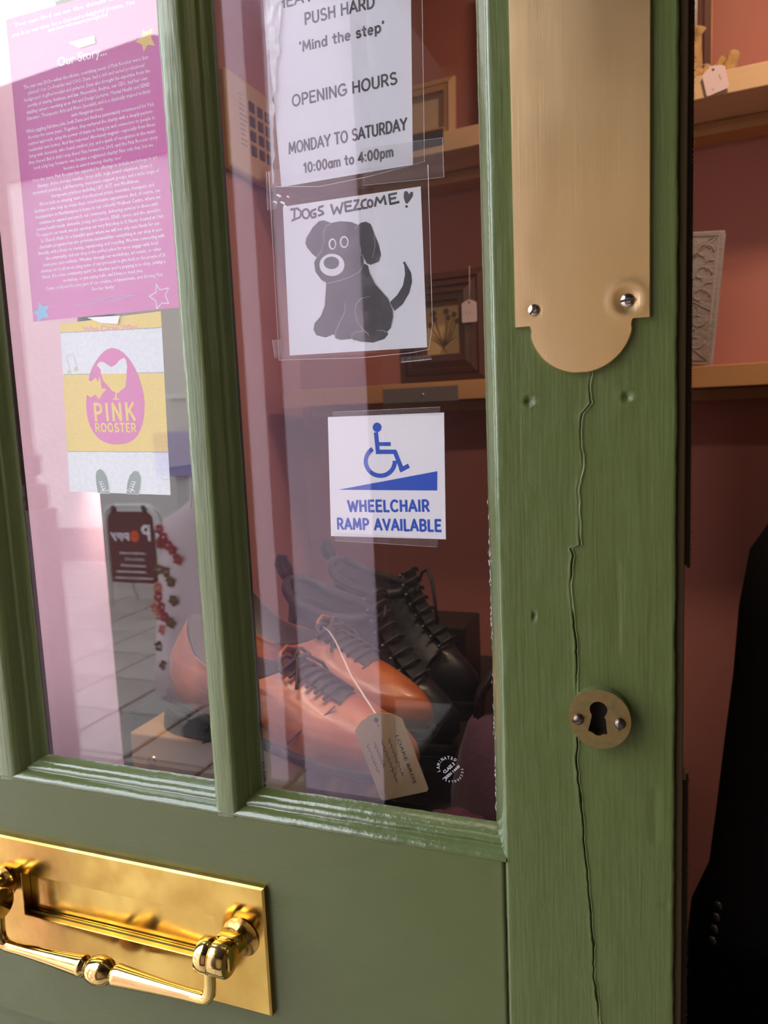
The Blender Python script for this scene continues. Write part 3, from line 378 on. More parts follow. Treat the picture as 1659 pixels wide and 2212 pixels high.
# --- right stile: fine grid with its long crack, old screw holes and worn arrises
CR = [(-47.9, 16.8), (-48.8, 7.3), (-48.3, -.7), (-53.4, -6.6), (-54.3, -18.7), (-52.9, -37.7), (-56.2, -48.7), (-55.2, -84.0), (-60.6, -86.0), (-59.3, -90.5), (-61.1, -107.6), (-59.7, -127.6), (-58.0, -147.7), (-57.9, -171.2), (-58.1, -212.9), (-58.5, -222.0), (-57.5, -234.1), (-56.4, -243.1), (-55.4, -255.2), (-54.5, -276.7), (-52.4, -298.2), (-50.6, -326.3), (-49.0, -345.2), (-49.2, -364.6), (-47.3, -380.4), (-45.7, -397.1), (-44, -430), (-45, -520)]
def crack_x(z):
    if z >= CR[0][1]: return CR[0][0]
    for (x0, z0), (x1, z1) in zip(CR, CR[1:]):
        if z1 <= z <= z0: return lerp(x0, x1, (z0 - z) / (z0 - z1)) + .7 * nz(1, 2, z, .16) + .35 * nz(5, 2, z, .5)
    return CR[-1][0]
def stile_front(x, z, off, in_crack):
    y = .22 * nz(x, 0, z, .03) + .10 * nz(x, 3, z, .12)
    if in_crack and z < 18:
        g = .25 + .75 * max(0, min(1, (-70 - z) / 30)); g *= max(0.04, min(1.2, .42 + 2.2 * nz(9, 9, z, .035))); wd = .35 + .35 * abs(nz(3, 1, z, .06))
        if abs(off) < .05: y += 2.4 * g
        elif abs(off) < wd + .05: y += 1.7 * g
        y -= .62 * math.exp(-((off - .95) / .5) ** 2) * (.55 + .8 * abs(nz(2, 2, z, .08)))
        y -= .22 * math.exp(-((off + 1.1) / .6) ** 2) * (.5 + nz(4, 2, z, .1))
        y -= .12 * math.exp(-(off / 3.2) ** 2)
    for hx, hz, d, rr in ((-83.9, 2.5, 1.5, 2.3), (-28.1, 2.4, 1.3, 2.2)):
        r2 = math.hypot(x - hx, z - hz)
        if r2 < 9:
            y += d * math.exp(-(r2 / rr) ** 2) - .25 * math.exp(-((r2 - 4.2) / 1.4) ** 2)
            if hx < -50: y += .9 * nz(x, 7, z, .6) * math.exp(-(r2 / 3) ** 2)
    for hx, z0, z1, d in ((-12.5, -231, -268, .5), (-83, -126, -131, 1.2), (-33.5, -93, -150, .25), (-6, -305, -310, .8)):
        if abs(x - hx) < 1.2 and z1 < z < z0: y += d
    return y
zs = [-1280, -900, -700] + [-560 + 2.0 * i for i in range(280)] 
zs += [v for v in [.5 * k for k in range(-6, 20)]] + [z + .4 for z in (-84.5, -85.5)] + [10 + 3 * i for i in range(97)] + [330, 480, 650]
zs = sorted(set(round(z, 2) for z in zs))
prof_l = [(-115.2, 21), (-113.6, 19), (-113.2, 15.5), (-110.8, 11), (-108.0, 5.5), (-105.9, 2.0), (-104.6, .75), (-103.6, .15)]
left_c = [-102.6, -100.5, -97, -93, -89] + [-88 + .8 * i for i in range(11)] + [-77, -74, -71]
crk = [-6, -4, -2.6, -1.8, -1.3, -.9, -.55, -.25, 0, .25, .55, .9, 1.3, 1.8, 2.6, 4, 6]
right_c = [-37, -34] + [-32.4 + .8 * i for i in range(11)] + [-22, -19, -15, -12.9, -12.1, -10, -7, -5, -3.6, -2.6]
prof_r = [(-1.9, .45), (-1.5, 1.1), (-1.35, 2.4), (-1.3, 6)]
V = []; F = []; ncol = None
for z in zs:
    row = []; xc = crack_x(z); wl = .35 * nz(11, 0, z, .02) + .25 * nz(12, 0, z, .11)
    for x, y in prof_l: row.append((x + (wl if y > .1 else 0) * .6, y + .15 * nz(x, 1, z, .09), z))
    for x in left_c: row.append((x, stile_front(x, z, 9, False) + (.05 if x < -102 else 0), z))
    for t in (.25, .5, .75): x = lerp(-71, xc - 6, t); row.append((x, stile_front(x, z, 9, False), z))
    for o_ in crk: row.append((xc + o_, stile_front(xc + o_, z, o_, True), z))
    for t in (.25, .5, .75): x = lerp(xc + 6, -37, t); row.append((x, stile_front(x, z, 9, False), z))
    for x in right_c: row.append((x, stile_front(x, z, 9, False), z))
    wr = .3 * nz(21, 0, z, .03) + .35 * nz(22, 0, z, .12)
    for x, y in prof_r: row.append((x + wr, y, z))
    ncol = len(row); V += row
for i in range(len(zs) - 1):
    for j in range(ncol - 1): F.append((i * ncol + j, i * ncol + j + 1, (i + 1) * ncol + j + 1, (i + 1) * ncol + j))
st = raw('stile', [(x * .001, y * .001, z * .001) for x, y, z in V], F, [green_v, green_m], door, True)
for k_, p_ in enumerate(st.data.polygons):
    if k_ % (ncol - 1) < len(prof_l) - 1: p_.material_index = 1
st.data.flip_normals() if st.data.polygons[len(F) // 2].normal.y > 0 else None
st['label'] = 'wide green closing stile with a long crack in its paint'
box('stile_core', (-.1145, .021, -1.28), (-.0018, .044, .65), gap_black, door)
box('door_edge', (-.0016, .0024, -1.28), (.0031, .044, .65), dark_edge, door, .0006)
box('edge_lip', (.0025, .027, -.1), (.0052, .044, .65), dark_edge, door, .0008)
box('edge_lip', (.0025, .027, -1.2), (.0052, .044, -.237), dark_edge, door, .0008)
for z0, z1 in ((-.103, .3), (-.56, -.237)):
    bm = bmesh.new(); k = int((z1 - z0) / .0009)
    for i in range(k):
        z = lerp(z0, z1, (i + random.random()) / k)
        for _q in range(2):
            y = random.uniform(.034, .043); L_ = random.uniform(.0026, .0036); dz = random.uniform(-.0012, .0004); a = bm.verts.new((.0045, y, z)); b = bm.verts.new((.0045, y + .0004, z + .0005)); c = bm.verts.new((.0045 + L_, y + random.uniform(-.001, .001), z + dz)); bm.faces.new((a, b, c))
    add_box(bm, (.0045, .036, z0), (.0064, .042, z1))
    o = frombm('brush_strip', bm, bristle, door, False, 'stuff'); o['label'] = 'dark brown bristle draught strip along the door edge'

# --- other frame members (left of the picture or above and below it)
box('stile', (-.852, 0, -1.28), (-.7455, .044, .65), green_v, door, .0012)
box('top_rail', (-.7455, 0, .545), (-.1065, .044, .65), green_h, door, .0012)
box('bottom_rail', (-.7455, 0, -1.28), (-.1065, .044, -1.06), green_h, door, .0012)
box('door_panel', (-.7455, .012, -1.06), (-.1065, .03, -.52), green_h, door, .001)

# --- lock rail, a little uneven, with its open joint at the stile
V = []; F = []
xs = [-745.5 + 8 * i for i in range(75)] + [-140, -132, -125, -119, -114, -110.5, -108.4, -107.2, -106.3, -105.7]
xs = sorted(set(x for x in xs if x <= -105.7)); zr = [-520 + 5 * i for i in range(45)] + [-298.5, -296.8, -295.8]
for z in zr:
    for x in xs:
        y = .25 * nz(x, 5, z, .018) + .08 * nz(x, 6, z, .09)
        if x > -109: y += (1.2 if x > -106 else .35 if x > -106.6 else -.12) * (1 + .6 * nz(1, 1, z, .2))
        if z > -296.5: y += .3
        if -464.5 < z < -461 and -420 < x < -250: y += .12
        V.append((x * .001, y * .001, z * .001))
n_ = len(xs)
for i in range(len(zr) - 1):
    for j in range(n_ - 1):
        if -530 < xs[j] < -330 and -420 < zr[i] < -380: continue      # mortice behind the letter plate
        F.append((i * n_ + j, i * n_ + j + 1, (i + 1) * n_ + j + 1, (i + 1) * n_ + j))
lr = raw('lock_rail', V, F, green_h, door, True)
if lr.data.polygons[len(F) // 2].normal.y > 0: lr.data.flip_normals()
box('rail_core', (-.7455, .0065, -.52), (-.1075, .044, -.297), gap_black, door)

# --- glazing bars: moulded section swept upright
def bar(cx, offl, offr, z0, z1, name):
    half = 7.5
    side = [(0, 0), (.9, .5), (2.6, 2.2), (4.6, 5.6), (6.4, 10.2), (6.9, 11.6), (8.0, 11.9), (8.9, 13.2), (10.8, 18), (14.2, 20.6)]
    prof = [(-half - o_ * offl / 14.2, y) for o_, y in side[::-1]] + [(-half + 1.2, -.35), (-half * .4, -.5), (half * .4, -.45), (half - 1.2, -.3)] + [(half + o_ * offr / 14.2, y) for o_, y in side]
    rows = [z0 + 3.0 * i for i in range(int((z1 - z0) / 3) + 1)]; V = []; F = []; k = len(prof)
    for z in rows:
        for q, (x, y) in enumerate(prof):
            e = .45 * nz(cx + q * .9, 1, z, .05) + .22 * nz(cx + q * 3, 4, z, .25); V.append(((cx + x + e * .6) * .001, (y + e * .5) * .001, z * .001))
    for i in range(len(rows) - 1):
        for j in range(k - 1): F.append((i * k + j, i * k + j + 1, (i + 1) * k + j + 1, (i + 1) * k + j))
    b0 = len(V); V += [(v[0], .022, v[2]) for v in (V[0], V[k - 1])]
    o = raw(name, V, F, green_bar, door, True)
    if o.data.polygons[k // 2].normal.y > 0: o.data.flip_normals()
    return o
bar(-316.6, 14.2, 13.6, -297.0, 550, 'glazing_bar')
bar(-533.5, 14.2, 20.5, -297.0, 550, 'glazing_bar')
for cx in (-316.6, -533.5): box('bar_core', ((cx - 9) * .001, .012, -.296), ((cx + 9) * .001, .044, .55), gap_black, door)

# --- glazing mouldings along the rail, thick with paint
def bead(x0, x1, zb, name='glazing_bead', up=1):
    prof = [(-1.0, .6), (.2, -.4), (1.0, -.7), (2.0, -.2), (3.2, 1.0), (4.6, 3.4), (5.6, 6.2), (6.0, 7.6), (6.6, 7.9), (7.2, 7.5), (8.6, 8.6), (10.2, 11.2), (11.0, 13.6), (11.6, 13.9), (12.2, 15), (13.6, 18.5), (15.2, 20.6)]
    n = int((x1 - x0) / 2.5); V = []; F = []; k = len(prof)
    for i in range(n + 1):
        x = lerp(x0, x1, i / n)
        for q, (dz, y) in enumerate(prof):
            e = .38 * nz(x, q * .7, zb, .06) + .22 * nz(x, q * 2.1, 3, .22)
            V.append((x * .001, (y + e) * .001, (zb + up * (dz + .6 * e)) * .001))
    for i in range(n):
        for j in range(k - 1): F.append((i * k + j, i * k + j + 1, (i + 1) * k + j + 1, (i + 1) * k + j))
    o = raw(name, V, F, green_m, door, True)
    if sum(p.normal.y for p in o.data.polygons) > 0: o.data.flip_normals()
    return o
bead(-325, -104.2, -295.4); bead(-542, -308.5, -295.4); bead(-746, -525.5, -295.4)
# --- panes: two-faced sheets, 4 mm
for x0, x1 in ((-.332, -.1115), (-.549, -.3005), (-.748, -.5175)):
    structure(box('pane', (x0, .020, -.286), (x1, .024, .552), glass, door))
# paint and putty smears along the edge of the right pane
fl = Flat(); 
for i in range(70):
    z = random.choice([random.uniform(-150, -80), random.uniform(-250, -60), random.uniform(-275, -235)]); x = -114.6 + .5 * nz(1, 1, z, .1) - abs(random.gauss(0, .5)); fl.poly([(x, z), (x - random.uniform(.1, .5), z + random.uniform(.4, 2)), (x + .1, z + random.uniform(2, 4))], 19.9)
fl.build('paint_smear', white_print, door)
fl = Flat()
for i in range(26):
    z = -283 + 24 * i / 26; fl.stroke([(-295.5, z), (-293.4 + random.uniform(-.5, 1.4), z + random.uniform(-.6, .8))], .35, 19.9)
fl.build('paint_crust', gap_black, door)
fl = Flat()
for _i in range(70):
    px_, pz_ = random.uniform(-292, -118), random.uniform(-276, 250); e = random.uniform(.05, .14); fl.poly([(px_ - e, pz_), (px_, pz_ - e), (px_ + e, pz_ + .2 * e), (px_, pz_ + e)], 19.9)
for _i in range(40):
    px_, pz_ = random.uniform(-500, -340), random.uniform(-276, 250); e = random.uniform(.05, .14); fl.poly([(px_ - e, pz_), (px_, pz_ - e), (px_ + e, pz_ + .2 * e), (px_, pz_ + e)], 19.9)
fl.build('dust_speck', white_print, door)['kind'] = 'stuff'
fl = Flat(); fl.stroke([(-338.5, -44), (-340, -52), (-340.5, -60), (-342.5, -66)], .18, 19.9); fl.stroke([(-412, -236), (-410, -238.5), (-408.5, -238)], .2, 19.9); o = fl.build('hair', gap_black, door)
# etched safety mark in the corner of the right pane
etch = mat('etched glass mark', (.50, .48, .52), .7)
fl = Flat(); cx, cz = D['lam'][0]; rr = 9.6
def arc_text(s, r, a0, a1, h, flipr=False):
    for i, ch in enumerate(s):
        a = math.radians(lerp(a0, a1, i / max(1, len(s) - 1))); v, f, x0, x1 = text_geo(ch, .02, 2); i0 = len(fl.v); sc = h / CAP
        for p, q in v:
            lx = (p - (x0 + x1) / 2) * sc * .8; lz = q * sc
            dx, dz = (math.sin(a), math.cos(a)); fl.v.append((cx + dx * (r + lz) + dz * lx, 19.85, cz + dz * (r + lz) - dx * lx))
        fl.f += [[i0 + k for k in q] for q in f]
arc_text('LAMINATED', rr - 2.2, -105, 28, 2.3)
def slant_text(s, dx, dz, ln, h, ang):
    v, f, x0, x1 = text_geo(s, .03, 2); i0 = len(fl.v); c, sn = math.cos(ang), math.sin(ang)
    for p, q in v:
        lx = ((p - x0) / (x1 - x0) - .5) * ln; lz = q / CAP * h; fl.v.append((cx + dx + lx * c - lz * sn, 19.85, cz + dz + lx * sn + lz * c))
    fl.f += [[i0 + k for k in q] for q in f]
slant_text('CLASS 3', .0, .2, 11, 2.3, .78); slant_text('BSEN 14449', 2.2, -2.4, 15, 1.9, .78)
arc_text('SECURGLASS', rr - 1.6, 82, 215, 1.7)
o = fl.build('etched_mark', etch, door); o['label'] = 'round etched safety glass mark'

# --- push plate
def dent(x, z):
    r2 = math.hypot(x + 27.7, z - 55.6)
    y = 1.25 * math.exp(-(r2 / 5.0) ** 2) - .42 * math.exp(-((r2 - 9.0) / 2.6) ** 2)
    y += .35 * math.exp(-(math.hypot(x + 79.7, z - 54.6) / 4.2) ** 2)
    y += .25 * nz(x, 8, z, .025) - .5 * math.exp(-((z - 24) / 12) ** 2) * (1 - ((x + 53.3) / 30) ** 2)
    y += .35 * ((x + 53.3) / 37) ** 2                      # very slightly cambered
    return y
left_x = [-90.5 + 1.4 * i for i in range(6)]; mid_x = [lerp(-82.1, -24.9, i / 46) for i in range(47)]; right_x = [-23.4, -21.6, -19.8, -18, -16.9, -16.1]
cols = left_x + mid_x + right_x; ci0 = len(left_x); ci1 = ci0 + len(mid_x)
bm = bmesh.new(); rows_z = [45.6 + 1.1 * i for i in range(40)] + [92 + 4 * i for i in range(60)]; grid = []
for z in rows_z: grid.append([bm.verts.new((x * .001, (-3.0 + dent(x, z)) * .001, z * .001)) for x in cols])
for i in range(len(grid) - 1):
    for j in range(len(cols) - 1): bm.faces.new((grid[i][j], grid[i][j + 1], grid[i + 1][j + 1], grid[i + 1][j]))
prev = grid[0][ci0:ci1]
for k in range(1, 27):
    t = k / 26; z = 45.6 - 27.9 * math.sin(t * math.pi / 2) ; hw = 28.6 * math.sqrt(max(0, 1 - ((45.6 - z) / 28.15) ** 2)) * (1 - .03 * math.exp(-((t - .06) / .05) ** 2))
    if k == 26: hw = 4.0
    cur = [bm.verts.new((lerp(-53.5 - hw, -53.5 + hw, q / 46) * .001, (-3.0 + dent(lerp(-53.5 - hw, -53.5 + hw, q / 46), z)) * .001, z * .001)) for q in range(47)]
    for j in range(46): bm.faces.new((cur[j], cur[j + 1], prev[j + 1], prev[j]))
    prev = cur
be = [e for e in bm.edges if len(e.link_faces) == 1]
ex = bmesh.ops.extrude_edge_only(bm, edges=be); nv = [q for q in ex['geom'] if isinstance(q, bmesh.types.BMVert)]
cen = Vector((-.0535, 0, .15))
for v in nv:
    v.co.y += .0008; d = Vector((.0005 if v.co.x > -.0534 else -.0005, 0, 0)) if v.co.z > .047 else (v.co - Vector((-.0535, v.co.y, .0456))).normalized() * .0005
    v.co.x += d.x; v.co.z += min(0, d.z)
be2 = [e for e in bm.edges if len(e.link_faces) == 1]; ex = bmesh.ops.extrude_edge_only(bm, edges=be2)
for v in [q for q in ex['geom'] if isinstance(q, bmesh.types.BMVert)]: v.co.y = .0003
pp = frombm('push_plate', bm, brass_plate, door, True); pp['label'] = 'long brass push plate with rounded end, dented round its right screw'
for p in pp.data.polygons: p.use_smooth = True
pp.data.set_sharp_from_angle(angle=math.radians(30))

TY = Matrix.Rotation(math.radians(90), 4, 'X')      # local +z -> -y (towards the street)
def screw(x, z, y, r, ang, m, parent, dome=.35):
    mt = Matrix.Translation((x * .001, y * .001, z * .001)) @ TY
    o = lathe('screw', [(r * .001, -.001), (r * .001, 0), (r * .00094, r * .0002), (r * .00075, r * dome * .0007), (r * .00042, r * dome * .00093), (.00001, r * dome * .001)], m, parent, 24, mt)
    b = bmesh.new(); add_box(b, (-r * .00093, -r * .00015, r * dome * .00025), (r * .00093, r * .00015, r * dome * .00106)); 
    R2 = mt @ Matrix.Rotation(ang, 4, 'Z')
    for v in b.verts: v.co = R2 @ v.co
    me = bpy.data.meshes.new('slot'); b.to_mesh(me); b.free(); me.materials.append(black_slot)
    # the slot belongs to the screw's own mesh
    bb = bmesh.new(); bb.from_mesh(o.data); nf = len(bb.faces); bb.from_mesh(me); bb.faces.ensure_lookup_table()
    for f in bb.faces[nf:]: f.material_index = 1
    bb.to_mesh(o.data); bb.free(); o.data.materials.append(black_slot); return o
screw(-79.7, 54.6, -2.9, 3.5, .9, nickel, pp, .5); screw(-27.7, 55.6, -2.3, 3.9, .12, nickel, pp, .5)

# --- keyhole escutcheon
def holed(name, outer, holes, y0, y1, m, parent, inset=0.0, side_mat=None):
    bm = bmesh.new(); loops = []
    for lp in [outer] + holes:
        vs = [bm.verts.new((x * .001, y0 * .001, z * .001)) for x, z in lp]; es = [bm.edges.new((vs[i], vs[(i + 1) % len(vs)])) for i in range(len(vs))]; loops.append((vs, es))
    bmesh.ops.triangle_fill(bm, use_beauty=True, edges=[e for _, es in loops for e in es])
    nf = len(bm.faces)
    for vs, es in loops:
        bk = [bm.verts.new((v.co.x, y1 * .001, v.co.z)) for v in vs]
        for i in range(len(vs)):
            f = bm.faces.new((vs[i], vs[(i + 1) % len(vs)], bk[(i + 1) % len(vs)], bk[i])); f.material_index = 1 if side_mat and vs is loops[0][0] else 0
    return frombm(name, bm, [m] + ([side_mat] if side_mat else []), parent)
ex_, ez_ = -43.9, -188.4
outer = [(ex_ + 18.2 * math.cos(t * math.pi / 32), ez_ + 18.4 * math.sin(t * math.pi / 32)) for t in range(64)]
kh = [(-44.4 + 5.2 * math.cos(math.radians(a)), -182.6 + 5.2 * math.sin(math.radians(a))) for a in range(-52, 233, 15)]
kh += [(-48.6, -188.0), (-50.6, -196.2), (-48.2, -197.0), (-46.0, -198.6), (-43.5, -198.6), (-41.6, -197.4), (-39.4, -197.2), (-40.2, -188.0)]
es = holed('escutcheon', outer, [kh], -8.0, .3, brass_old, door, side_mat=green_m); es['label'] = 'round tarnished brass keyhole plate'
box('keyhole_back', (-.052, -.0008, -.2), (-.038, .0002, -.176), gap_black, door)
screw(-56.3, -189.6, -8.2, 3.5, .25, old_screw, es, .8); screw(-32.2, -189.8, -8.2, 3.5, 1.55, old_screw, es, .8)

# --- letter plate with knocker
x0, x1, z0, z1 = -569, -286, -451.5, -346.5; ax0, ax1, az0, az1 = -524, -331.5, -416, -378
bm = bmesh.new()
def ring(x0, x1, z0, z1, y): return [bm.verts.new((x * .001, y * .001, z * .001)) for x, z in ((x0, z0), (x1, z0), (x1, z1), (x0, z1))]
r0 = ring(x0, x1, z0, z1, .2); r1 = ring(x0, x1, z0, z1, -4.2); r2 = ring(x0 + 1.6, x1 - 1.6, z0 + 1.6, z1 - 1.6, -5.4); r3 = ring(ax0 - .5, ax1 + .5, az0 - .5, az1 + .5, -5.4); r4 = ring(ax0, ax1, az0, az1, -4.9); r5 = ring(ax0, ax1, az0, az1, 5.5)
for a, b in ((r0, r1), (r1, r2), (r2, r3), (r3, r4), (r4, r5)):
    for i in range(4): bm.faces.new((a[i], a[(i + 1) % 4], b[(i + 1) % 4], b[i]))
lp = frombm('letter_plate', bm, brass_pol, door); lp['label'] = 'polished brass letter plate with a drop handle'
bm = bmesh.new(); V = []
for i in range(25):
    for j in range(9):
        x = lerp(ax0 + .4, ax1 - .4, i / 24); z = lerp(az0 + .4, az1 - .2, j / 8); V.append(bm.verts.new((x * .001, (4.4 + .5 * nz(x, 1, z, .03) - 1.4 * (1 - j / 8)) * .001, z * .001)))
for i in range(24):
    for j in range(8): bm.faces.new((V[i * 9 + j], V[i * 9 + j + 1], V[(i + 1) * 9 + j + 1], V[(i + 1) * 9 + j]))
fp = frombm('flap', bm, brass_pol, lp, True); fp['label'] = 'sprung brass flap in the letter slot'
if fp.data.polygons[0].normal.y > 0: fp.data.flip_normals()
RX = Matrix.Rotation(math.radians(90), 4, 'Y')       # local z -> x
for sgn, xc in ((1, -427.6), (-1, -427.6)):
    X = lambda d: (xc + sgn * d) * .001
    # hinge lug: rosette on the plate, post and boss
    bm = bmesh.new()
    add_lathe(bm, [(.0155, 0), (.0155, .0012), (.0125, .0026), (.0095, .006), (.0085, .010), (.0078, .016)], 28, Matrix.Translation((X(119.5), -.0052, -.3895)) @ TY)
    add_box(bm, (min(X(110.5), X(124.5)), -.030, -.4015), (max(X(110.5), X(124.5)), -.012, -.3825), .0022)
    add_box(bm, (min(X(108.5), X(126.5)), -.0205, -.3875), (max(X(108.5), X(126.5)), -.0125, -.3795), .0012)
    o = sharp(frombm('hinge_lug', bm, brass_pol, lp))
    mt = Matrix.Translation((X(109.4), -.0255, -.3937)) @ (RX if sgn > 0 else Matrix.Rotation(math.radians(-90), 4, 'Y'))
    o = lathe('pivot_boss', [(.0118, 0), (.0127, .0006), (.0128, .0118), (.0120, .0130), (.0062, .0130), (.0060, .0112), (.0001, .0112)], brass_bar, lp, 36, mt); sharp(o, 40)
    o = lathe('pivot_screw', [(.0052, .0113), (.0052, .0121), (.0040, .0124), (.0001, .0125)], old_screw, lp, 24, mt)
# drop handle: two eyes, two cranked arms and a turned bar, all in one casting
bm = bmesh.new(); cx = -.4276; hy = -.0262; hz = -.4305
for sgn in (1, -1):
    mt = Matrix.Translation((cx + sgn * .0972, -.0255, -.3937)) @ (RX if sgn > 0 else Matrix.Rotation(math.radians(-90), 4, 'Y'))
    add_lathe(bm, [(.0112, 0), (.0125, .0010), (.0128, .0055), (.0125, .0108), (.0112, .0118)], 36, mt)
    path = [(.1032, -.0255, -.4000), (.1034, -.0258, -.4090), (.1034, -.0262, -.4180), (.1026, -.0264, -.4248), (.0996, -.0264, -.4288), (.0945, -.0263, -.4303), (.086, hy, hz)]
    add_tube(bm, [(cx + sgn * a, b, c) for a, b, c in path], [.0052, .0047, .0046, .0048, .0050, .0048, .0046], 16)
    prof = [(.0046, .090), (.0046, .082), (.0052, .066), (.0062, .048), (.0074, .030), (.0082, .019), (.0084, .0165), (.0079, .0150), (.0062, .0142), (.0055, .0128), (.0062, .0115), (.0090, .0088), (.0104, .0052), (.0109, .0010), (.0109, -.0002)]
    add_lathe(bm, [(r, z) for r, z in prof][::-1], 32, Matrix.Translation((cx, hy, hz)) @ (RX if sgn > 0 else Matrix.Rotation(math.radians(-90), 4, 'Y')))
o = frombm('drop_handle', bm, brass_bar, lp, True); o.data.set_sharp_from_angle(angle=math.radians(50)); o['label'] = 'turned brass drop handle with a ball in its middle'
# ================================================================ NOTICES behind the glass (millimetres on the door face)
def into(o, root):
    """hand a mesh built in door coordinates to its thing"""
    o.data.transform(Matrix.Translation(Vector((0, 0, CZ)) - root.location)); o.parent = root; return o
def sheet(name, pts, y, m, thick=.15):
    return prism(name, [(x * .001, z * .001) for x, z in pts], y * .001, (y + thick) * .001, m)
def wavy(name, quad, y, m, n=(18, 24), amp=.25, curl=0.0, curl_w=10, seed=0):
    """clear sheet between four corners (left bottom, right bottom, right top, left top), a little buckled"""
    V = []; F = []; a, b, c, d = [Vector(q) for q in quad]
    for j in range(n[1] + 1):
        for i in range(n[0] + 1):
            s, t = i / n[0], j / n[1]; p = a.lerp(b, s).lerp(d.lerp(c, s), t); w_ = (b - a).length * s
            yy = y + amp * noise.noise(Vector((p.x * .05, seed, p.y * .05))) + amp * .5 * noise.noise(Vector((p.x * .16, seed, p.y * .12)))
            if curl: yy += curl * max(0, 1 - w_ / (curl_w * (1 + .5 * noise.noise(Vector((3, seed, p.y * .06)))))) ** 2
            V.append((p.x * .001, yy * .001, p.y * .001))
    k = n[0] + 1
    for j in range(n[1]):
        for i in range(n[0]): F.append((j * k + i, j * k + i + 1, (j + 1) * k + i + 1, (j + 1) * k + i))
    return raw(name, V, F, m, None, True)
def outline(fl, pts, wd, y, frac=1.0):
    k = len(pts)
    for i in range(k):
        a, b = pts[i], pts[(i + 1) % k]; fl.stroke([a, b], wd, y, ends=False)

# --- pink story poster
q = D['pink']; pk = thing('pink_poster', 'magenta poster of white story text with coloured stars, taped inside the left pane', 'poster', (-.402, .026, CZ + .08))
bl, br = q[3], q[2]; wl = (q[0][0] - bl[0]) / (q[0][1] - bl[1]); wr = (q[1][0] - br[0]) / (q[1][1] - br[1]); top = 306
into(sheet('sheet', [bl, br, (br[0] + wr * (top - br[1]), top), (bl[0] + wl * (top - bl[1]), top)], 26, pink_paper), pk)['label'] = 'sheet printed magenta fading to pink'
STORY = """The year was 2013\u2014when the vibrant, nourishing seeds of Pink Rooster were first
planted! Our Co-Founder and COO, Dave, had a rich and varied professional
background. A gifted vocalist and guitarist, Dave also brought his expertise from the
worlds of charity, business, and law. Meanwhile, Andrea, our CEO, had her own
dazzling career\u2014working as an Art and Design Lecturer, Mental Health and SEND
Educator, Therapeutic Arts and Music Specialist, and is a classically trained violinist
with Hungarian roots.
While juggling full-time jobs, both Dave and Andrea passionately volunteered for Pink
Rooster for seven years. Together, they nurtured the charity with a deeply person-
centred approach, using the power of music to bring joy and connection to people in
residential care homes. And the response? Absolutely magical\u2014especially from those
living with dementia, who found comfort, joy, and a spark of recognition in the music
they shared. But it didn't stop there! Fast forward to 2015, and the Pink Rooster story
took a big leap forward\u2014we became a registered charity! Not only that, but we
became an award-winning charity, too!
Over the years, Pink Rooster has expanded its offerings to include workshops in art
therapy, drama therapy, textiles, circus skills, yoga, sound relaxation, Qoya (a
movement practice), Self-Nurturing, menopause support groups, and a wide range of
therapeutic practices including CBT, ACT, and Mindfulness.
We've built an amazing team of professional artists, musicians, therapists, and
facilitators who help us create these transformative experiences. And, of course, our
headquarters in Northampton is home to our colourful Wellness Centre, where we
continue to expand and enrich our community, delivering services to those with
mental health needs, dementia, young care leavers, SEND, carers, and the cared-for.
To support our work, we are opening our very first shop in St Neots, located at Unit
3a Church Walk. It's a beautiful space where we will not only raise funds for our
charitable programs but also promote sustainability\u2014everything in our shop is eco-
friendly, with a focus on reusing, repurposing, and recycling. We love connecting with
the community, and our shop is the perfect place for us to engage with local
businesses and residents. Whether through our workshops, art events, or other
services, we're all about using some of our proceeds to give back to the people of St
Neots. It's a true community spirit! So, whether you're popping in to shop, joining a
workshop, or just saying hello, we'd love to meet you.
Come on by and become part of our creative, compassionate, and thriving Pink
Rooster family!""".split('\n')
fl = Flat(); YT = 25.93
f0, f1 = D['pink_first'][0], D['pink_first'][1]; l0 = D['pink_last'][0]; nl = len(STORY)
ztop = (f0[1] + f1[1]) / 2; zbot = (D['pink_last'][0][1] + D['pink_last'][1][1]) / 2
wmax = max(text_geo(s, .004, 1)[3] - text_geo(s, .004, 1)[2] for s in STORY); wtarget = (D['pink_wide'][1][0] - D['pink_wide'][0][0]) * 1.0
for i, s in enumerate(STORY):
    z = lerp(ztop, zbot, i / (nl - 1)); g = text_geo(s, .004, 1); wd = (g[3] - g[2]) / wmax * wtarget; c = lerp((f0[0] + f1[0]) / 2, (D['pink_last'][0][0] + D['pink_last'][1][0]) / 2, i / (nl - 1))
    put_text(fl, s, (c - wd / 2, z), (c + wd / 2, z), 2.75, YT, .004, res=1)
t0, t1, t2 = D['pink_title']; put_text(fl, 'Our Story...', t0, (t1[0], t0[1]), 6.6, YT, .012)
tl = D['pink_top']
for s, (a, b), h in (('Have a peek inside', tl[0], 3.6), ('You can find us on the details above, or', tl[1], 2.9), ('pop in to our shop for a chat and a delightful browse. You', tl[2], 2.9), ('never know what treasures you might find!', tl[3], 2.9)):
    put_text(fl, s, a, (b[0], a[1] + (b[1] - a[1]) * .3), h, YT, .012, res=1)
into(fl.build('lettering', white_print, None), pk)['label'] = 'white story lettering'
fl = Flat(); outline(fl, D['white_star'], .55, YT); into(fl.build('star', white_print, None), pk)['label'] = 'white outlined star'
fl = Flat().poly(D['blue_star'], YT); into(fl.build('star', sky_print, None), pk)['label'] = 'light blue star'
fl = Flat().poly(D['gold_star'], YT); into(fl.build('star', gold_print, None), pk)['label'] = 'gold star'
fl = Flat()
for l in D['squig']: fl.stroke(l, .3, YT, ends=False)
into(fl.build('flourish', lilac_print, None), pk)
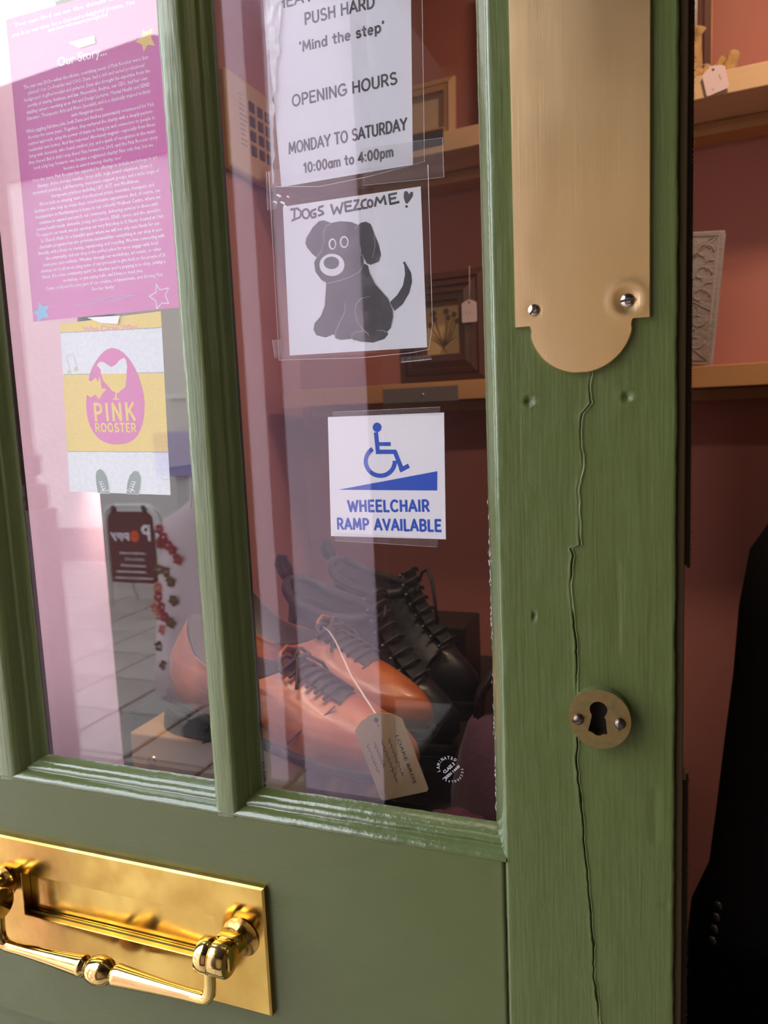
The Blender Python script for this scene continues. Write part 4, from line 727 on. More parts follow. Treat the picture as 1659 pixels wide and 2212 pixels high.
g = D['tapes']['h']; into(sheet('tape', [g[0], g[1], (g[1][0] + .4, g[1][1] - 5), (g[0][0] + 9, g[0][1] - 5.5)], 25.2, tape_glare, .1), pk)

# --- folded leaflet below it
q = D['leaf']; lf = thing('leaflet', 'yellow and white striped leaflet with a pink egg emblem, tucked under the magenta poster', 'leaflet', (-.402, .0265, CZ - .055))
into(sheet('sheet', [q[3], q[2], q[1], q[0]], 26.5, brick_white), lf)
b0, b1, b2 = D['leaf_bands']; YL = 26.42
xl = lambda z: lerp(q[3][0], q[0][0], (z - q[3][1]) / (q[0][1] - q[3][1])); xr = lambda z: lerp(q[2][0], q[1][0], (z - q[2][1]) / (q[1][1] - q[2][1]))
fl = Flat()
fl.poly([(xl(b0[0][1]), b0[0][1]), (xr(b0[1][1]), b0[1][1]), (q[1][0], q[1][1]), (q[0][0], q[0][1])], YL)
fl.poly([(xl(b2[0][1]), b2[0][1]), (xr(b2[1][1]), b2[1][1]), (xr(b1[1][1]), b1[1][1]), (xl(b1[0][1]), b1[0][1])], YL)
into(fl.build('stripe', yellow_print, None), lf)['label'] = 'yellow painted stripes'
fl = Flat()
for b in (b0, b1, b2):
    pts = [(lerp(b[0][0], b[1][0], k / 60) , lerp(b[0][1], b[1][1], k / 60) + random.uniform(-.25, .25)) for k in range(61)]; fl.stroke(pts, .55, YL - .02, ends=False)
for k in range(46):
    z = random.uniform(q[3][1] + 3, q[0][1] - 8); x = random.uniform(xl(z) + 3, xr(z) - 6); fl.stroke([(x, z), (x + random.uniform(.6, 2.4), z + random.uniform(-.7, .4))], .14, YL - .02, ends=False)
fl.stroke([(-372, -43), (-368.5, -45), (-365.5, -44), (-363, -45.6)], .25, YL - .02); fl.stroke([(-368, -22 + 60), (-366, 58 - 22)], .2, YL - .02)
into(fl.build('mortar_line', grout, None), lf)
fl = Flat().poly(D['egg'], YL - .05); into(fl.build('egg_emblem', pink_print, None), lf)['label'] = 'pink cracked egg emblem'
fl = Flat().poly(D['roo_top'], YL - .1); into(fl.build('rooster', brick_white, None), lf)
fl = Flat().poly(D['roo_bot'], YL - .1)
for s, (a, b, c) in D['egg_text'].items(): stroke_text(fl, s, (a[0] + .6, a[1]), (b[0] - .5, b[1]), 14.2 if s == 'PINK' else 6.9, YL - .1, 2.3 if s == 'PINK' else 1.35, .34 if s == 'PINK' else .26)
into(fl.build('emblem_lettering', yellow_print, None), lf)['label'] = 'yellow emblem lettering'
a, b, c = D['leaf_title']; fl = Flat(); put_text(fl, 'Who Cares Wins', a, b, 3.9, YL - .05, .03); into(fl.build('lettering', pink_txt, None), lf)
fl = Flat(); [fl.poly(s, YL - .05) for s in D['print_shoes']]; into(fl.build('printed_shoes', shoe_print, None), lf)
fl = Flat(); [fl.stroke(s, .42, YL - .1) for s in D['print_laces']]
for s in D['print_shoes']: outline(fl, s, .25, YL - .08)
into(fl.build('printed_laces', white_print, None), lf)
fl = Flat(); [fl.poly(s, YL - .05) for s in D['notes']]; [fl.stroke(s, .4, YL - .05) for s in D['note_lines']]; into(fl.build('music_note', beige_print, None), lf)
g = D['tapes']['g']; into(sheet('tape', g, 25.4, tape_glare, .1), lf)['label'] = 'crumpled clear tape with its glare painted white'

# --- opening hours notice in its sleeve
q = D['notice_paper']; no = thing('opening_hours_notice', 'white opening hours sheet in a clear sleeve, at the top of the right pane', 'notice', (-.205, .026, CZ + .155))
lx = lambda z: lerp(q[0][0], q[3][0], (z - q[0][1]) / (q[3][1] - q[0][1])); rx = lambda z: lerp(q[1][0], q[2][0], (z - q[1][1]) / (q[2][1] - q[1][1]))
into(sheet('sheet', [q[0], q[1], (rx(305), 305), (lx(305), 305)], 26.6, paper), no)
fl = Flat()
for s, (a, b, c) in D['notice_text'].items():
    h = c[1] - a[1]; stroke_text(fl, s, a, b, 7.5 if s[0] not in '1\u2018' else 6.6, 26.52, 1.3)
into(fl.build('lettering', ink, None), no)['label'] = 'black opening hours lettering'
q = D['sleeve_notice']
into(wavy('plastic_sleeve', [q[1], q[3], (q[4][0], 306), (q[0][0] - 1, 306)], 25.4, plastic, (40, 50), .22, -1.0, 13, 3), no)['label'] = 'clear plastic sleeve, crinkled along its left edge'
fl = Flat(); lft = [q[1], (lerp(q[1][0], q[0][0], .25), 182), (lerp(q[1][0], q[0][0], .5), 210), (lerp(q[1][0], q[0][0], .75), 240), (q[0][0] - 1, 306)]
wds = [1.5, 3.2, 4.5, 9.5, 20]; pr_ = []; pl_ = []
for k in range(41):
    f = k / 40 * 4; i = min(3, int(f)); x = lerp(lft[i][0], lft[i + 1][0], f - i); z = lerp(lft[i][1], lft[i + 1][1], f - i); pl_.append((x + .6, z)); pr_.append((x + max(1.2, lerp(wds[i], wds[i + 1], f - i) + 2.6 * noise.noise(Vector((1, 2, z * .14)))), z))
fl.poly(pl_ + pr_[::-1], 25.0)  # ragged pale strip paints in the sky glare on the curled edge
into(fl.build('sleeve_glare', plastic_glare, None), no)['label'] = 'strip of sky glare painted along the sleeve edge'
# welded rim of the sleeve
into(tube('sleeve_rim', [(x * .001, .0252, z * .001) for x, z in (q[2], (-225, 150.2), (-190, 151.5), q[3], (q[4][0], 240), (q[4][0] + .6, 306))], .00018, tape_edge, None, 6), no)
g = D['tapes']['b']; into(wavy('tape', [g[3], g[2], g[1], g[0]], 24.8, tape, (14, 8), .08, 0, 1, 5), no)['label'] = 'strip of clear sticky tape'
fl = Flat(); fl.stroke([(lerp(g[1][0], g[2][0], k / 22) + (.35 if k % 2 else -.2), lerp(g[1][1], g[2][1], k / 22)) for k in range(23)], .22, 24.6, ends=False); fl.stroke([g[0], g[1]], .12, 24.6); fl.stroke([g[3], g[2]], .12, 24.6)
into(fl.build('tape_edge', tape_edge, None), no)['kind'] = 'stuff'
g = D['tapes']['a']; into(wavy('tape', [g[3], g[2], g[1], g[0]], 24.8, tape, (6, 14), .4, 0, 1, 8), no)
fl = Flat(); fl.stroke([(lerp(g[0][0], g[3][0], k / 22) + (.3 if k % 2 else -.15), lerp(g[0][1], g[3][1], k / 22)) for k in range(23)], .2, 24.6, ends=False)
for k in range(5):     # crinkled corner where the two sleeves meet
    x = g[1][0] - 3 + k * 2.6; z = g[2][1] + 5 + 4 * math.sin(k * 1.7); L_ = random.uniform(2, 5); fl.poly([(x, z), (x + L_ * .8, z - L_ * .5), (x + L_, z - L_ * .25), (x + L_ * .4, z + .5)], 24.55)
into(fl.build('tape_glare_mark', tape_glare, None), no)

# --- dogs welcome drawing in its sleeve
q = D['dog_paper']; dg = thing('dog_notice', 'square white sheet with a black marker dog drawing, below the opening hours notice', 'notice', (-.202, .026, CZ + .04))
into(sheet('sheet', [q[3], q[2], q[1], q[0]], 26.6, paper), dg)
fl = Flat(); Y = 26.5
for k in ('tail', 'body', 'left_ear', 'head', 'right_ear'): fl.poly(D['dog_dark'][k], Y)
into(fl.build('dog_drawing', marker, None), dg)['label'] = 'sitting dog in black marker'
fl = Flat(); [fl.poly(p, Y - .06) for p in D['dog_white']]; into(fl.build('dog_muzzle', paper, None), dg)['label'] = 'white muzzle and eye rims'
fl = Flat(); [fl.poly(p, Y - .12) for p in D['dog_eye']]; into(fl.build('dog_eye', marker, None), dg)
fl = Flat(); [fl.stroke(p, .38, Y - .09, ends=False) for p in D['dog_lines']]; into(fl.build('dog_outline', pencil, None), dg)
fl = Flat(); [fl.stroke(p, 1.45, Y) for p in D['dog_text']]; [fl.poly(p, Y) for p in D['dog_heart']]; into(fl.build('lettering', marker, None), dg)['label'] = 'hand lettered greeting with a heart'
q = D['sleeve_dog']
into(wavy('plastic_sleeve', [q[5], q[4], q[2], q[1]], 25.5, plastic, (34, 34), .2, -.5, 7, 11), dg)['label'] = 'clear plastic sleeve'
into(tube('sleeve_rim', [(x * .001, .0252, z * .001) for x, z in (q[1], (lerp(q[1][0], q[5][0], .5), lerp(q[1][1], q[5][1], .5)), q[5], (-200, 36.4), (-165, 37.4), q[4], q[3], q[2])], .00018, tape_edge, None, 6), dg)
for k, sd in (('c', 21), ('f', 23)):
    g = D['tapes'][k]; into(wavy('tape', [g[3], g[2], g[1], g[0]], 24.8, tape, (6, 10), .2, 0, 1, sd), dg)
fl = Flat(); g = D['tapes']['c']; fl.stroke([(lerp(g[0][0], g[3][0], k / 18) + (.3 if k % 2 else -.15), lerp(g[0][1], g[3][1], k / 18)) for k in range(19)], .2, 24.6, ends=False)
g = D['tapes']['f']; fl.stroke([(lerp(g[3][0], g[2][0], k / 26), lerp(g[3][1], g[2][1], k / 26) + (.35 if k % 2 else -.2)) for k in range(27)], .3, 24.6, ends=False)
into(fl.build('tape_edge', tape_edge, None), dg)['kind'] = 'stuff'

# --- wheelchair ramp sign
q = D['sticker']; sk = thing('wheelchair_sign', 'white square sign with a blue wheelchair symbol, low in the right pane', 'sign', (-.184, .026, CZ - .085))
into(sheet('sheet', [q[3], q[2], q[1], q[0]], 26, white_print, .5), sk)
fl = Flat(); Y = 25.9; fl.poly(D['stk_head'], Y); fl.poly(D['stk_ramp'], Y)
for p in D['stk_strokes']: fl.stroke(p, 3.0 if p is not D['stk_strokes'][4] else 2.6, Y, ends=False)
fl.stroke(D['stk_wheel'], 3.0, Y, ends=False)
for s, (a, b, c) in D['stk_text'].items(): stroke_text(fl, s, (a[0] + .4, a[1]), (b[0] - .4, b[1]), 8.3, Y, 1.65, .22)
into(fl.build('symbol', blue, None), sk)['label'] = 'blue wheelchair on a ramp, with blue lettering'
for k, sd in (('d', 31), ('e', 33)):
    g = D['tapes'][k]; into(wavy('tape', [g[3], g[2], g[1], g[0]], 24.8, tape, (20, 4), .08, 0, 1, sd), sk)
    fl = Flat(); e = (g[0], g[1]) if k == 'd' else (g[3], g[2]); fl.stroke(e, .14, 24.6)
    for _ in range(24):
        t = random.random(); s_ = random.random(); a = Vector(g[0]).lerp(Vector(g[1]), t); b = Vector(g[3]).lerp(Vector(g[2]), t); p = a.lerp(b, s_); fl.poly([(p.x, p.y), (p.x + .35, p.y - .1), (p.x + .2, p.y + .35)], 24.6)
    into(fl.build('tape_speck', tape_edge, None), sk)['kind'] = 'stuff'

# ================================================================ SHOP INTERIOR
pine = mat('orange pine board', (.50, .26, .105), .5, 0, [(30, (.08, 1, 1), .3, .002, 4)], var=.3, var_scale=14, stretch=(.12, 1, 1), col2=(.38, .17, .06))
pine_lt = mat('pale pine board', (.66, .44, .25), .5, 0, [(30, (.08, 1, 1), .3, .002, 4)], var=.22, var_scale=14, stretch=(.12, 1, 1))
grey_strip = mat('grey metal strip', (.16, .13, .12), .55, .3)
dark_strip = mat('dark grey strip', (.05, .042, .042), .5)
dark_wood = mat('dark brown frame wood', (.085, .026, .012), .4, 0, [(40, (.1, 1, 1), .3, .001, 4)], coat=.2)
black_wood = mat('near black frame wood', (.02, .012, .01), .4)
light_wood = mat('light frame wood', (.42, .22, .09), .5, 0, [(40, (.1, 1, 1), .3, .001, 4)])
cream = mat('aged cream card', (.62, .42, .20), .7)
beige_card = mat('beige card', (.50, .36, .24), .7)
sketch = mat('brown ink drawing', (.20, .12, .05), .7)
tag_mat = mat('pale price tag card', (.68, .52, .54), .7)
twine = mat('pale twine', (.62, .50, .46), .8)
SR = ROT
def on_shelf(s, off, z): return SM @ Vector((-s, off, z))
for nm, z0, z1, mt_, lab in (('shelf', 1.967, 2.006, pine_lt, 'upper pine wall shelf with a thick front edge'), ('shelf', 1.4680, 1.5075, pine, 'lower pine wall shelf, level with the drawn dog')):
    sh = thing(nm, lab, 'shelf', on_shelf(0, 0, z0), SR, 'pine wall shelves')
    box('board', (-1.02, 0, 0), (.62, .199, z1 - z0), mt_, sh, .0015)
    box('batten', (-1.02, .13, -.024), (.62, .199, -.001), pine, sh, .001)
    if z0 > 1.8: box('label_strip', (-.72, -.0015, .014), (-.589, .0, z1 - z0 + .006), dark_strip, sh, .0004)['label'] = 'dark grey strip on the shelf edge'
    else:
        o = box('label_strip', (-.750, -.002, -.002), (-.573, 0, .030), grey_strip, sh, .0006); o['label'] = 'grey metal strip on the shelf edge'
        lathe('fixing', [(.004, -.001), (.004, .001), (.001, .002)], nickel, sh, 14, Matrix.Translation((-.655, -.002, .014)) @ TY)

def frame_thing(name, label, s0, s1, z0, z1, off, bw, depth, m, inner_m, steps=3, tilt=0.0, rz=0.0, inset=.02):
    cx = (s0 + s1) / 2; t = thing(name, label, 'picture', on_shelf(cx, off, z0), SR + rz); t.rotation_euler = (tilt, 0, SR + rz)
    w2 = abs(s1 - s0) / 2; h = z1 - z0; bm = bmesh.new(); prs = []
    for k in range(steps + 1):
        f = k / steps; i_ = bw * f
        prs.append((i_, -depth * (.55 + .45 * math.sin(f * 2.6)) if k < steps else inset - depth))
        if 0 < k < steps: prs.append((i_ + .0012, -depth * (.40 + .45 * math.sin(f * 2.6))))
    prs = [(0, 0.0)] + prs + [(bw, inset)]
    rings = [[bm.verts.new(p) for p in ((-w2 + i_, y, i_), (w2 - i_, y, i_), (w2 - i_, y, h - i_), (-w2 + i_, y, h - i_))] for i_, y in prs]
    for a, b in zip(rings, rings[1:]):
        for i in range(4): bm.faces.new((a[i], a[(i + 1) % 4], b[(i + 1) % 4], b[i]))
    frombm('frame', bm, m, t); box('picture', (-w2 + bw - .001, inset - .002, bw - .001), (w2 - bw + .001, inset + .004, h - bw + .001), inner_m, t); return t, w2, h

# pressed flower picture on the lower shelf
fr, w2, h = frame_thing('flower_picture', 'brown framed drawing of seven flowers, on the lower shelf beside the dog notice', .520, .722, 1.5078, 1.7375, .05, .058, .030, dark_wood, cream, 4, inset=.006)
def blob(bm, c, r, sq=1.0):
    vs = bmesh.ops.create_uvsphere(bm, u_segments=12, v_segments=8, radius=1)['verts']
    for v in vs: v.co = Vector((c[0] + v.co.x * r, c[1] + v.co.y * .0006, c[2] + v.co.z * r * sq))
bm = bmesh.new(); base = (-.004, .0035, .075)
for x, z, r in ((-.032, .148, .0072), (-.030, .136, .006), (-.040, .124, .0064), (-.002, .150, .0068), (.002, .137, .006), (.016, .142, .0062), (.022, .128, .006)):
    blob(bm, (x + .006, .0035, z), r)
    add_tube(bm, [(x + .006, .0036, z), (lerp(x + .006, base[0], .5) + .002, .0036, lerp(z, base[2], .55)), base], .0009, 6)
for k in range(9):
    a = math.radians(40 + 100 * k / 8); add_tube(bm, [base, (base[0] + .018 * math.cos(a), .0036, base[2] + .018 * math.sin(a)), (base[0] + .042 * math.cos(a), .0036, base[2] + .034 * math.sin(a))], [.0012, .0012, .0004], 6)
for k in range(3): add_tube(bm, [base, (base[0] + (k - 1) * .008, .0036, base[2] - .013)], .0009, 6)
frombm('drawing', bm, sketch, fr, True)['label'] = 'brown drawing of flowers'
box('side_strip', (-w2 - .004, .0005, .002), (-w2 + .004, .03, h - .004), black_wood, fr)  # near-black strip down the left side of the frame
# its price tag
def price_tag(name, label, loc, wd, ht, rz, tilt, m, string, marks=True, parent_marks=ink):
    t = thing(name, label, 'tag', loc, rz); t.rotation_euler = (0, tilt, rz)
    c = .22 * wd; o_ = [(-wd / 2 + .002, 0), (wd / 2 - .002, 0), (wd / 2, .002), (wd / 2, ht - c), (wd / 2 - c * .9, ht - .003), (.18 * wd, ht - .002), (.12 * wd, ht), (-.12 * wd, ht), (-.18 * wd, ht - .002), (-wd / 2 + c * .9, ht - .003), (-wd / 2, ht - c), (-wd / 2, .002)]
    prism('card', o_, 0, .0006, m, t)
    bm = bmesh.new(); add_lathe(bm, [(.0022, -.0002), (.0022, .0001), (.0001, .00012)], 12, Matrix.Translation((0, -.0001, ht - .006)) @ TY); frombm('hole', bm, black_slot, t)
    return t
tg = price_tag('price_tag', 'pale price tag hanging over the brown framed flower drawing', on_shelf(.549, .014, 1.626), .033, .046, SR, 0, tag_mat, None)
tube('string', [(0, 0, .041), (.0004, .004, .07), (0, .008, .114)], .0007, twine, tg, 6)
fl = Flat(); fl.stroke([(-6, 22), (-6, 17)], .8, -.2); fl.stroke([(2, 22), (1, 19), (3, 17)], .8, -.2); o = fl.build('handwriting', ink, tg)
# light framed sketch on the upper shelf
fa, w2, h = frame_thing('sketch_picture', 'light wood framed beige sketch on the upper shelf, right of the opening hours notice', .580, .745, 2.0062, 2.128, .05, .024, .014, light_wood, beige_card, 2, tilt=-.06, inset=.004)
fl = Flat()
for k in range(26):
    a = random.uniform(-40, 40); b = random.uniform(35, 90); fl.stroke([(a, b), (a + random.uniform(-6, 9), b + random.uniform(3, 12))], .9, 3.2)
fl.build('drawing', sketch, fa)
# wide dark frame
bf, w2, h = frame_thing('dark_picture', 'wide dark picture frame at the top edge of the photo, behind the cream branch ornament', .098, .505, 2.0062, 2.36, .12, .042, .022, dark_wood, dark_wall, 4, tilt=-.02, inset=.002)
box('gilt_edge', (w2 - .002, -.004, 0), (w2 + .0015, .004, h), pine, bf)
# branch ornament
coral_m = mat('dry cream branch', (.48, .29, .12), .85, 0, [(120, (1, 1, 1), .8, .002, 4)], var=.4, var_scale=60, col2=(.30, .17, .06))
cr = thing('branch_ornament', 'knobbly cream branch ornament on the upper shelf above the hanging tag', 'ornament', on_shelf(.085, .07, 2.0105), SR)
def R_(s): return -(s - .085)
def knob(pts, r, name='twig'):
    bm = bmesh.new(); add_tube(bm, pts, r, 10); o = frombm(name, bm, coral_m, cr, True)
    for v in o.data.vertices: v.co += Vector((nz(v.co.x, 0, v.co.z, 180), nz(v.co.x, 5, v.co.z, 180), nz(v.co.x, 9, v.co.z, 180))) * .0024
knob([(R_(.128), 0, .008), (R_(.122), 0, .04), (R_(.121), .002, .07), (R_(.120), 0, .092), (R_(.117), -.002, .103)], [.022, .014, .0105, .011, .016], 'stalk')
knob([(R_(.138), -.01, .006), (R_(.12), -.004, .014), (R_(.095), 0, .012), (R_(.07), 0, .010)], [.016, .020, .014, .010])
knob([(R_(.088), 0, .006), (R_(.082), -.003, .02), (R_(.078), 0, .034), (R_(.072), .002, .040)], [.012, .008, .006, .008])
knob([(R_(.072), .004, .004), (R_(.064), .002, .022), (R_(.058), .002, .040), (R_(.055), .002, .048)], [.014, .011, .011, .010])
knob([(R_(.105), -.014, .004), (R_(.10), -.012, .016), (R_(.096), -.012, .028)], [.012, .009, .008])
knob([(R_(.05), .01, .003), (R_(.02), .012, .008), (R_(-.03), .014, .010)], [.008, .007, .006])
# tag hanging over the shelf edge
tg = price_tag('price_tag', 'white price tag hanging over the front edge of the upper shelf', on_shelf(.0760, -.006, 1.9705), .037, .045, SR, -.22, tag_mat, None)
tube('string', [(.0, 0, .040), (-.006, .004, .053), (-.022, .02, .064), (-.040, .05, .06)], .0007, twine, tg, 6)
fl = Flat(); fl.stroke([(6, 28), (8, 25), (6, 22), (9, 20), (7, 17)], .5, -.2); fl.stroke([(-8, 9), (-7, 6), (-5, 8)], .5, -.2); fl.build('handwriting', ink, tg)

# embossed notebook on the lower shelf
leather = mat('grey embossed cover', (.235, .185, .165), .5, 0, [(60, (1, 1, 1), .9, .003, 3), (180, (1, 1, 1), .7, .0015, 4)])
nb = thing('notebook', 'grey embossed notebook leaning on the lower shelf at the door edge', 'notebook', on_shelf(.0850, .035, 1.5082), SR); nb.rotation_euler = (-.06, .082, SR)
box('cover', (-.165, 0, .0), (0, .005, .243), leather, nb, .002); box('page_block', (-.163, .005, .003), (-.002, .022, .240), mat('page edges', (.5, .45, .4), .8), nb, .001); box('back_cover', (-.165, .022, 0), (0, .027, .243), leather, nb, .002)
bm = bmesh.new(); 
for p in ([(-.156, -.0006, .009), (-.009, -.0006, .009), (-.009, -.0006, .234), (-.156, -.0006, .234), (-.156, -.0006, .009)],): add_tube(bm, p, .0012, 6)
def curlp(cx, cz, r, a0, a1, n=14, grow=0.0): return [(cx + r * (1 - grow * k / n) * math.cos(lerp(a0, a1, k / n)), -.0003, cz + r * (1 - grow * k / n) * math.sin(lerp(a0, a1, k / n))) for k in range(n + 1)]
for cz in (.045, .085, .125, .165, .205):
    for cx in (-.032, -.075, -.118):
        sg = 1 if (cx < -.05) == (cz < .1) else -1
        add_tube(bm, curlp(cx, cz, .017, 0, sg * 5.2, 16, .7), .0016, 6); add_tube(bm, curlp(cx + .012 * sg, cz + .014, .012, 1, 1 + 3.4 * sg, 12, .4), .0014, 6); add_tube(bm, curlp(cx - .006, cz - .012, .010, 3, 3 - 3 * sg, 10, .3), .0013, 6)
add_tube(bm, [(-.06, -.0003, .19), (-.012, -.0003, .232)], .0014, 6); add_tube(bm, [(-.012, -.0003, .012), (-.06, -.0003, .05)], .0014, 6); add_tube(bm, [(-.012, -.0003, .10), (-.08, -.0003, .135)], .0014, 6)
frombm('embossing', bm, leather, nb, True)

# cream keypad unit on the left wall
kp_m = mat('aged cream plastic', (.56, .36, .17), .5, 0, [(90, (1, 1, 1), .15, .001, 3)]); key_m = mat('near black keys', (.03, .022, .028), .35)
kp = thing('keypad_unit', 'cream wall box with twelve dark square keys, left of the opening hours notice', 'keypad', (-.93, 1.06, 1.985))
bm = bmesh.new(); add_box(bm, (0, 0, 0), (.028, .235, .205), .010, None, 4); sharp(frombm('housing', bm, kp_m, kp))
o = box('side_trim', (.0, -.001, .006), (.021, .0012, .2), light_wood, kp, .0003)
key0 = None
for r in range(4):
    for c in range(3):
        y = .098 + c * .036; z = .152 - r * .031
        if key0 is None:
            bm = bmesh.new(); add_box(bm, (0, -.0115, -.0115), (.004, .0115, .0115), .0024, None, 2); key0 = frombm('key', bm, key_m, kp); k_ = key0
        else: k_ = key0.copy(); COL.objects.link(k_)
        k_.location = (.0275, y, z)
bm = bmesh.new()
for r in range(11):
    z = .165 - r * .0105; add_box(bm, (.028, .045, z), (.0283, .045 + random.uniform(.018, .03), z + .0022))
for a, b in (((.0283, .205, .043), (.0283, .190, .033)), ((.0283, .190, .033), (.0283, .215, .036))): add_tube(bm, [a, b], .0016, 6)
frombm('printed_marks', bm, ink, kp, False, 'stuff')

# ---------------------------------------------------------------- display platform, block and shoes
plat_m = mat('dark painted platform', (.022, .02, .018), .45)
pl = thing('display_platform', 'dark low platform carrying the shoes inside the door', 'platform', (-.56, .62, .15))
box('top', (-.345, -.52, .765), (.50, .42, .795), plat_m, pl, .003); box('plinth', (-.33, -.50, 0), (.48, .40, .765), plat_m, pl, .003)
PT = .945
oak = mat('oiled wooden block', (.42, .24, .12), .45, 0, [(40, (.1, 1, 1), .25, .001, 4)], var=.3, var_scale=18, stretch=(.15, 1, 1))
bk = thing('shoe_block', 'pale wooden block under the tan shoes', 'block', (-.460, .311, PT)); 
box('block', (-.112, -.111, 0), (.106, .098, .1625), oak, bk, .0025)
lathe('stud', [(.006, -.001), (.006, .001), (.004, .003), (.001, .004)], mat('brass stud', (.8, .5, .2), .25, 1), bk, 16, Matrix.Translation((-.083, -.111, .133)) @ TY)
tan = mat('tan leather', (.42, .110, .030), .40, 0, [(60, (1, 1, 1), .2, .002, 3), (420, (1, 1, 1), .25, .0004, 4)], var=.35, var_scale=26, col2=(.29, .066, .018), coat=.08)
tan_in = mat('dark shoe lining', (.055, .035, .028), .6)
blk_sole = mat('black rubber sole', (.016, .015, .016), .42, 0, [(300, (1, 1, 1), .5, .001, 4)])
lace_m = mat('dark brown laces', (.035, .022, .018), .7)
blk_lea = mat('black nubuck leather', (.008, .0075, .0085), .55, 0, [(220, (1, 1, 1), .4, .0008, 4)], sheen=.1)
blk_shiny = mat('black toe cap leather', (.012, .0115, .014), .30, 0, [(220, (1, 1, 1), .3, .0006, 4)])
blk_lace = mat('black laces', (.012, .011, .012), .6)
hook_m = mat('dark lace hooks', (.10, .09, .09), .38, 1)
def plan(u):
    P_ = [(0, .60), (.08, .76), (.18, .80), (.40, .74), (.58, .88), (.72, 1.0), (.85, .93), (.95, .72), (1, .5)]
    for (a, x), (b, y) in zip(P_, P_[1:]):
        if a <= u <= b: t = (u - a) / (b - a); t = t * t * (3 - 2 * t); return lerp(x, y, t)
    return .5
def foot_ring(xh, xt, wd, z, blend, n=44, side=1, dip=0.0):
    out = []
    for i in range(n):
        a = 2 * math.pi * i / n; c, s = math.cos(a), math.sin(a)
        u = (1 + math.copysign(abs(c) ** .85, c)) / 2; x = lerp(xh, xt, u)
        k = lerp(1.0, plan(u), blend); y = math.copysign(abs(s) ** .8, s) * wd * k + side * .006 * u * u * blend
        out.append((x, y, z + dip * ((c * c if c < 0 else .5 * c * c) - .5)))
    return out
def rings_mesh(name, rings, m, parent, cap_top=False, cap_bot=False, smooth=True):
    V = []; F = []; n = len(rings[0])
    for r in rings: V += r
    for k in range(len(rings) - 1):
        for i in range(n): F.append((k * n + i, k * n + (i + 1) % n, (k + 1) * n + (i + 1) % n, (k + 1) * n + i))
    if cap_top: F.append(tuple(range((len(rings) - 1) * n, len(rings) * n)))
    if cap_bot: F.append(tuple(range(n))[::-1])
    return raw(name, V, F, m, parent, smooth)
def shoe(name, label, cat, loc, rz, L, prof, mats, boot=False, side=1, group=None, pitch=0.0):
    up_m, in_m, so_m, la_m = mats
    t = thing(name, label, cat, loc, rz, group); t.rotation_euler = (0, pitch, rz); heel_h = .031 if not boot else .022; sole = .010 if not boot else .014
    zb = heel_h + (.0 if boot else 0)
    R0 = [foot_ring(a, b, c, z + zb + sole, bl, side=side, dip=d) for z, a, b, c, bl, d in prof]
    fine = []
    for k in range(len(R0) - 1):          # smooth in-between rings
        for q in range(3):
            f = q / 3; fine.append([tuple(lerp(R0[k][i][j], R0[k + 1][i][j], f) for j in range(3)) for i in range(len(R0[0]))])
    fine.append(R0[-1])
    up = rings_mesh('upper', fine, up_m, t); sub = up.modifiers.new('s', 'SUBSURF'); sub.levels = sub.render_levels = 1
    top = prof[-1]
    inn = [foot_ring(top[1] + .002, top[2] - .002, top[3] - .002, top[0] + zb + sole + .001, top[4], side=side, dip=top[5]), foot_ring(top[1] + .005, top[2] - .004, top[3] - .005, top[0] + zb + sole - .004, top[4], side=side, dip=top[5]), foot_ring(top[1] + .008, top[2] - .004, top[3] - .006, top[0] + zb + sole - .05, top[4], side=side)]
    rings_mesh('lining', inn, in_m, t, cap_top=True)
    w0 = prof[0][3] + .006
    so = [foot_ring(-.006 + e, L + .008 - e, w0 - e, z + zb, 1, side=side) for z, e in ((0, .002), (.002, 0), (sole - .002, 0), (sole, .001), (sole + .001, .006))]
    sharp(rings_mesh('sole', so, so_m, t, True, True), 50)
    hx = L * .27
    def heel_ring(z, e):
        r = foot_ring(-.005 + e, L * .62, w0 - e, z, 1, side=side); r = [(min(p[0], hx - e), p[1], p[2]) for p in r]
        return [(x, y, zz + (max(0, x) * math.tan(pitch) if zz < .01 else 0)) for x, y, zz in r]
    sharp(rings_mesh('heel', [heel_ring(0, .001), heel_ring(.002, 0), heel_ring(heel_h, 0)], so_m, t, True, True), 50)
    if boot:
        fx = L * .42
        def fore_ring(z, e):
            r = foot_ring(L * .2, L + .006 - e, w0 - e, z, 1, side=side); return [(max(p[0], fx + e), p[1], p[2]) for p in r]
        sharp(rings_mesh('tread', [fore_ring(0, .001), fore_ring(.002, 0), fore_ring(heel_h, 0)], so_m, t, True, True), 50)
    def ridge(x):        # height of the vamp ridge at x
        for p, q in zip(prof, prof[1:]):
            if q[2] <= x <= p[2]: return lerp(p[0] + p[5] * .0, q[0] + q[5] * .0, (p[2] - x) / max(1e-6, p[2] - q[2])) + zb + sole
        return (prof[-1][0] if x < .2 else prof[0][0]) + zb + sole
    def half(x):
        for p, q in zip(prof, prof[1:]):
            if q[2] <= x <= p[2]: return lerp(p[3], q[3], .5)
        return .04
    return t, ridge, half, zb + sole
TP = [(.0, 0, .305, .047, 1, 0), (.012, -.003, .308, .050, 1, 0), (.024, -.005, .304, .050, 1, 0), (.034, -.006, .292, .047, 1, 0), (.041, -.005, .272, .044, .95, .001), (.047, -.002, .248, .041, .9, .003), (.054, .003, .222, .039, .8, .010), (.062, .010, .196, .0375, .65, .022), (.068, .016, .172, .036, .5, .034), (.070, .020, .158, .0355, .4, .042)]
